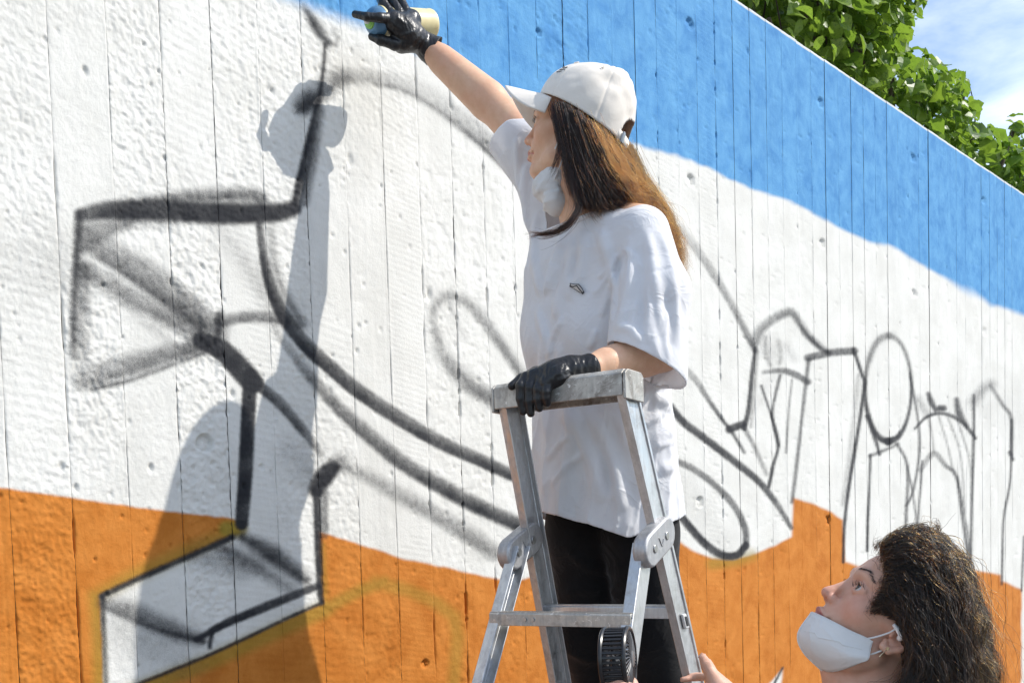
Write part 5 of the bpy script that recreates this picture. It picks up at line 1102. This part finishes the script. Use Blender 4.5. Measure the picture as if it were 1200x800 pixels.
# ------------------------------------------------------------------ tree behind the wall
LEAF = Mat('leaf_green', (.085, .20, .022), .42, spec=.5)
_lr = LEAF.n.new('ShaderNodeObjectInfo'); _lv = LEAF.noise(3.2, 3, .6); _rnd = LEAF.attr('leaf_tone')
_lc = LEAF.mix(LEAF.remap(_lv, .3, .7), (.085, .190, .020), (.165, .29, .034)); _lc = LEAF.mix(LEAF.math('MULTIPLY', LEAF.math('MAXIMUM', _rnd, LEAF.math('POWER', _lr.outputs['Random'], 2.0)), .7), _lc, (.27, .37, .045)); _lc = LEAF.mix(LEAF.remap(LEAF.noise(9, 2, .5), .52, .66, 0, .75), _lc, (.032, .085, .014)); LEAF.base(_lc)
_lt = LEAF.n.new('ShaderNodeBsdfTranslucent'); _lm = LEAF.n.new('ShaderNodeMixShader'); _lm.inputs[0].default_value = .5; LEAF.l.new(LEAF.mix(.5, _lc, (.28, .42, .04)), _lt.inputs['Color'])
LEAF.l.new(LEAF.b.outputs[0], _lm.inputs[1]); LEAF.l.new(_lt.outputs[0], _lm.inputs[2]); LEAF.l.new(_lm.outputs[0], LEAF.n['Material Output'].inputs['Surface'])
BARK = Mat('bark', (.12, .095, .07), .9); BARK.bump(BARK.noise(60, 5, .7, BARK.coord((1, 1, .3))), .7, .01)
def leaf_shape(r):
    """lobed, cupped leaf with a folded midrib; about 18 triangles"""
    out = [(0, -.48), (.24, -.50), (.47, -.30), (.46, -.06), (.50, .14), (.36, .26), (.22, .42), (0, .60)]; pts = [(x * r.uniform(.88, 1.12), y) for x, y in out]
    L = [V(-x, y, abs(x) * .30 - .22 * (y * y) + .05 * math.sin(5 * y)) for x, y in pts]; Rr = [V(x * r.uniform(.9, 1.1), y, abs(x) * .30 - .22 * (y * y) + .05 * math.sin(4 * y + 1)) for x, y in pts]
    mid = [V(0, y, -.22 * y * y) for y in (-.50, -.25, .05, .35, .62)]
    vs = L[1:-1] + Rr[1:-1] + mid; n = len(L) - 2; f = []
    for base in (0, n):
        ids = list(range(base, base + n)); mi = [2 * n + k for k in range(5)]; conn = [(0, 0), (1, 1), (2, 1), (3, 2), (4, 3), (5, 3)]
        f += [[mi[0], ids[0], mi[1]], [ids[0], ids[1], mi[1]], [ids[1], ids[2], mi[1]], [mi[1], ids[2], mi[2]], [ids[2], ids[3], mi[2]], [ids[3], ids[4], mi[2]], [mi[2], ids[4], mi[3]], [ids[4], ids[5], mi[3]], [ids[5], mi[4], mi[3]]]
    return np.array(vs), np.array(f)
_r = np.random.default_rng(21); SHAPES = [leaf_shape(_r) for _ in range(6)]
tree_base = P(1010, 60, 7.3) * V(1, 1, 0) + V(.3, .2, GZ)
tree = tag(empty('tree', tree_base), 'bright green broad-leaved tree rising behind the blue wall top', 'tree')
CL = [((880, -90, 5.0), .62), ((930, -60, 5.2), .58), ((985, -70, 5.5), .60), ((1035, -95, 5.9), .60), ((900, -10, 4.9), .42), ((950, 20, 5.3), .42), ((1005, 20, 5.7), .46), ((1040, 20, 6.0), .38), ((1000, 70, 5.6), .34), ((1045, 80, 6.0), .36), ((1075, 90, 6.3), .32), ((1070, 120, 6.1), .30),
      ((1105, 118, 6.6), .30), ((1128, 105, 6.7), .20), ((1100, 150, 6.4), .28), ((1140, 150, 6.9), .24), ((1128, 172, 6.7), .26), ((1165, 190, 7.2), .30), ((1190, 142, 7.4), .12), ((1200, 195, 7.6), .30), ((1185, 215, 7.3), .26), ((1235, 210, 7.9), .40), ((1290, 230, 8.4), .5), ((1160, 230, 7.4), .5), ((1060, 150, 6.5), .5), ((960, 60, 5.7), .5)]
CLW = [(P(*c), r) for c, r in CL]
trunk_top = tree_base + V(0, 0, 2.3)
def limb(a, b, r0, r1, sag=.1, n=7):
    t = np.linspace(0, 1, n)[:, None]; p = a + (b - a) * t + np.sin(t * 3.1) * V(*_r.normal(size=3)) * sag; p[:, 2] += np.sin(t[:, 0] * 3.1) * sag * .5; return list(p), list(np.linspace(r0, r1, n))
tk, rd = limb(tree_base, trunk_top, .16, .11, .06, 9); MB().tube(tk, rd, 14).build('trunk', BARK.m, tree)
for c, r in CLW:
    p, rr = limb(trunk_top - V(0, 0, _r.uniform(0, .5)), c - V(0, 0, r * .3), .05, .012, .12); br = MB().tube(p, rr, 7).build('branch', BARK.m, tree)
    for _ in range(2): p, rr = limb(lerp(p[4], p[-1], .4), c + _r.normal(size=3) * r * .12, .009, .003, .04, 5) if len(p) > 5 else (p, rr); MB().tube(p, rr, 5).build('twig', BARK.m, br)
def leaf_at():
    c, r = CLW[_r.choice(len(CLW), p=np.array([q[1] ** 2 for q in CLW]) / sum(q[1] ** 2 for q in CLW))]; d = unit(_r.normal(size=3)); rad = r * _r.uniform(.35, 1.0) ** .6 * (1 + .12 * _r.normal()); p = c + d * rad * V(1, 1, .9)
    n = unit(d * .5 + V(.35, -.25, .75) + _r.normal(size=3) * .45); y = unit(np.cross(n, _r.normal(size=3)) + V(0, 0, -.7)); y = unit(y - n * (y @ n)); return p, np.stack([np.cross(y, n), y, n], 1), _r.choice([.04, .06, .08, .105], p=[.3, .3, .25, .15]) * _r.uniform(.85, 1.15), r
leaves = []
while len(leaves) < 5200:
    p, R, s, r = leaf_at(); w = (p - WORG) @ WN
    cx_, cy_ = chart(p[None]); lim = np.interp(cy_[0], [-300, -60, 0, 12, 28, 52, 58, 75, 80, 95, 110, 120, 145, 150, 158], [1180, 1098, 1080, 1082, 1064, 1062, 1082, 1094, 1116, 1134, 1128, 1145, 1143, 1158, 2000])
    if cx_[0] > lim and not (cx_[0] > 1182 and cy_[0] > 128): continue
    if w > .33 or p[2] > WTOP + .05 and w > .05: leaves.append((p, R, s))
px, py = chart(np.array([l[0] for l in leaves])); dep = (np.array([l[0] for l in leaves]) - CAM) @ FW
vis = (px > 860) & (px < 1215) & (py > -15) & (py < (px - 865) * .69 + 6); front = np.argsort(np.where(vis, dep - np.array([l[2] for l in leaves]) * 4, 99))
solo = set(front[:300].tolist()); meshes = []
for v, f in SHAPES:
    me = mesh_np('leaf', v, f, smooth=False); me.materials.append(LEAF.m); attr(me, 'leaf_tone', np.full(len(v), _r.random() ** 1.5)); meshes.append(me)
vs, fs, tone, off = [], [], [], 0
for i, (p, R, s) in enumerate(leaves):
    k = i % len(SHAPES)
    if i in solo:
        o = bpy.data.objects.new('leaf', meshes[k]); COL.objects.link(o); o.parent = tree; M = np.eye(4); M[:3, :3] = R * s; M[:3, 3] = p - tree_base; o.matrix_local = Matrix(M.tolist())
    else:
        v, f = SHAPES[k]; vs.append((v * s) @ R.T + p); fs.append(f + off); off += len(v); tone.append(np.full(len(v), _r.random() ** 1.5))
me = mesh_np('foliage', np.concatenate(vs), np.concatenate(fs), smooth=False); attr(me, 'leaf_tone', np.concatenate(tone)); fo = link('foliage', me, LEAF.m, tree); fo['kind'] = 'stuff'
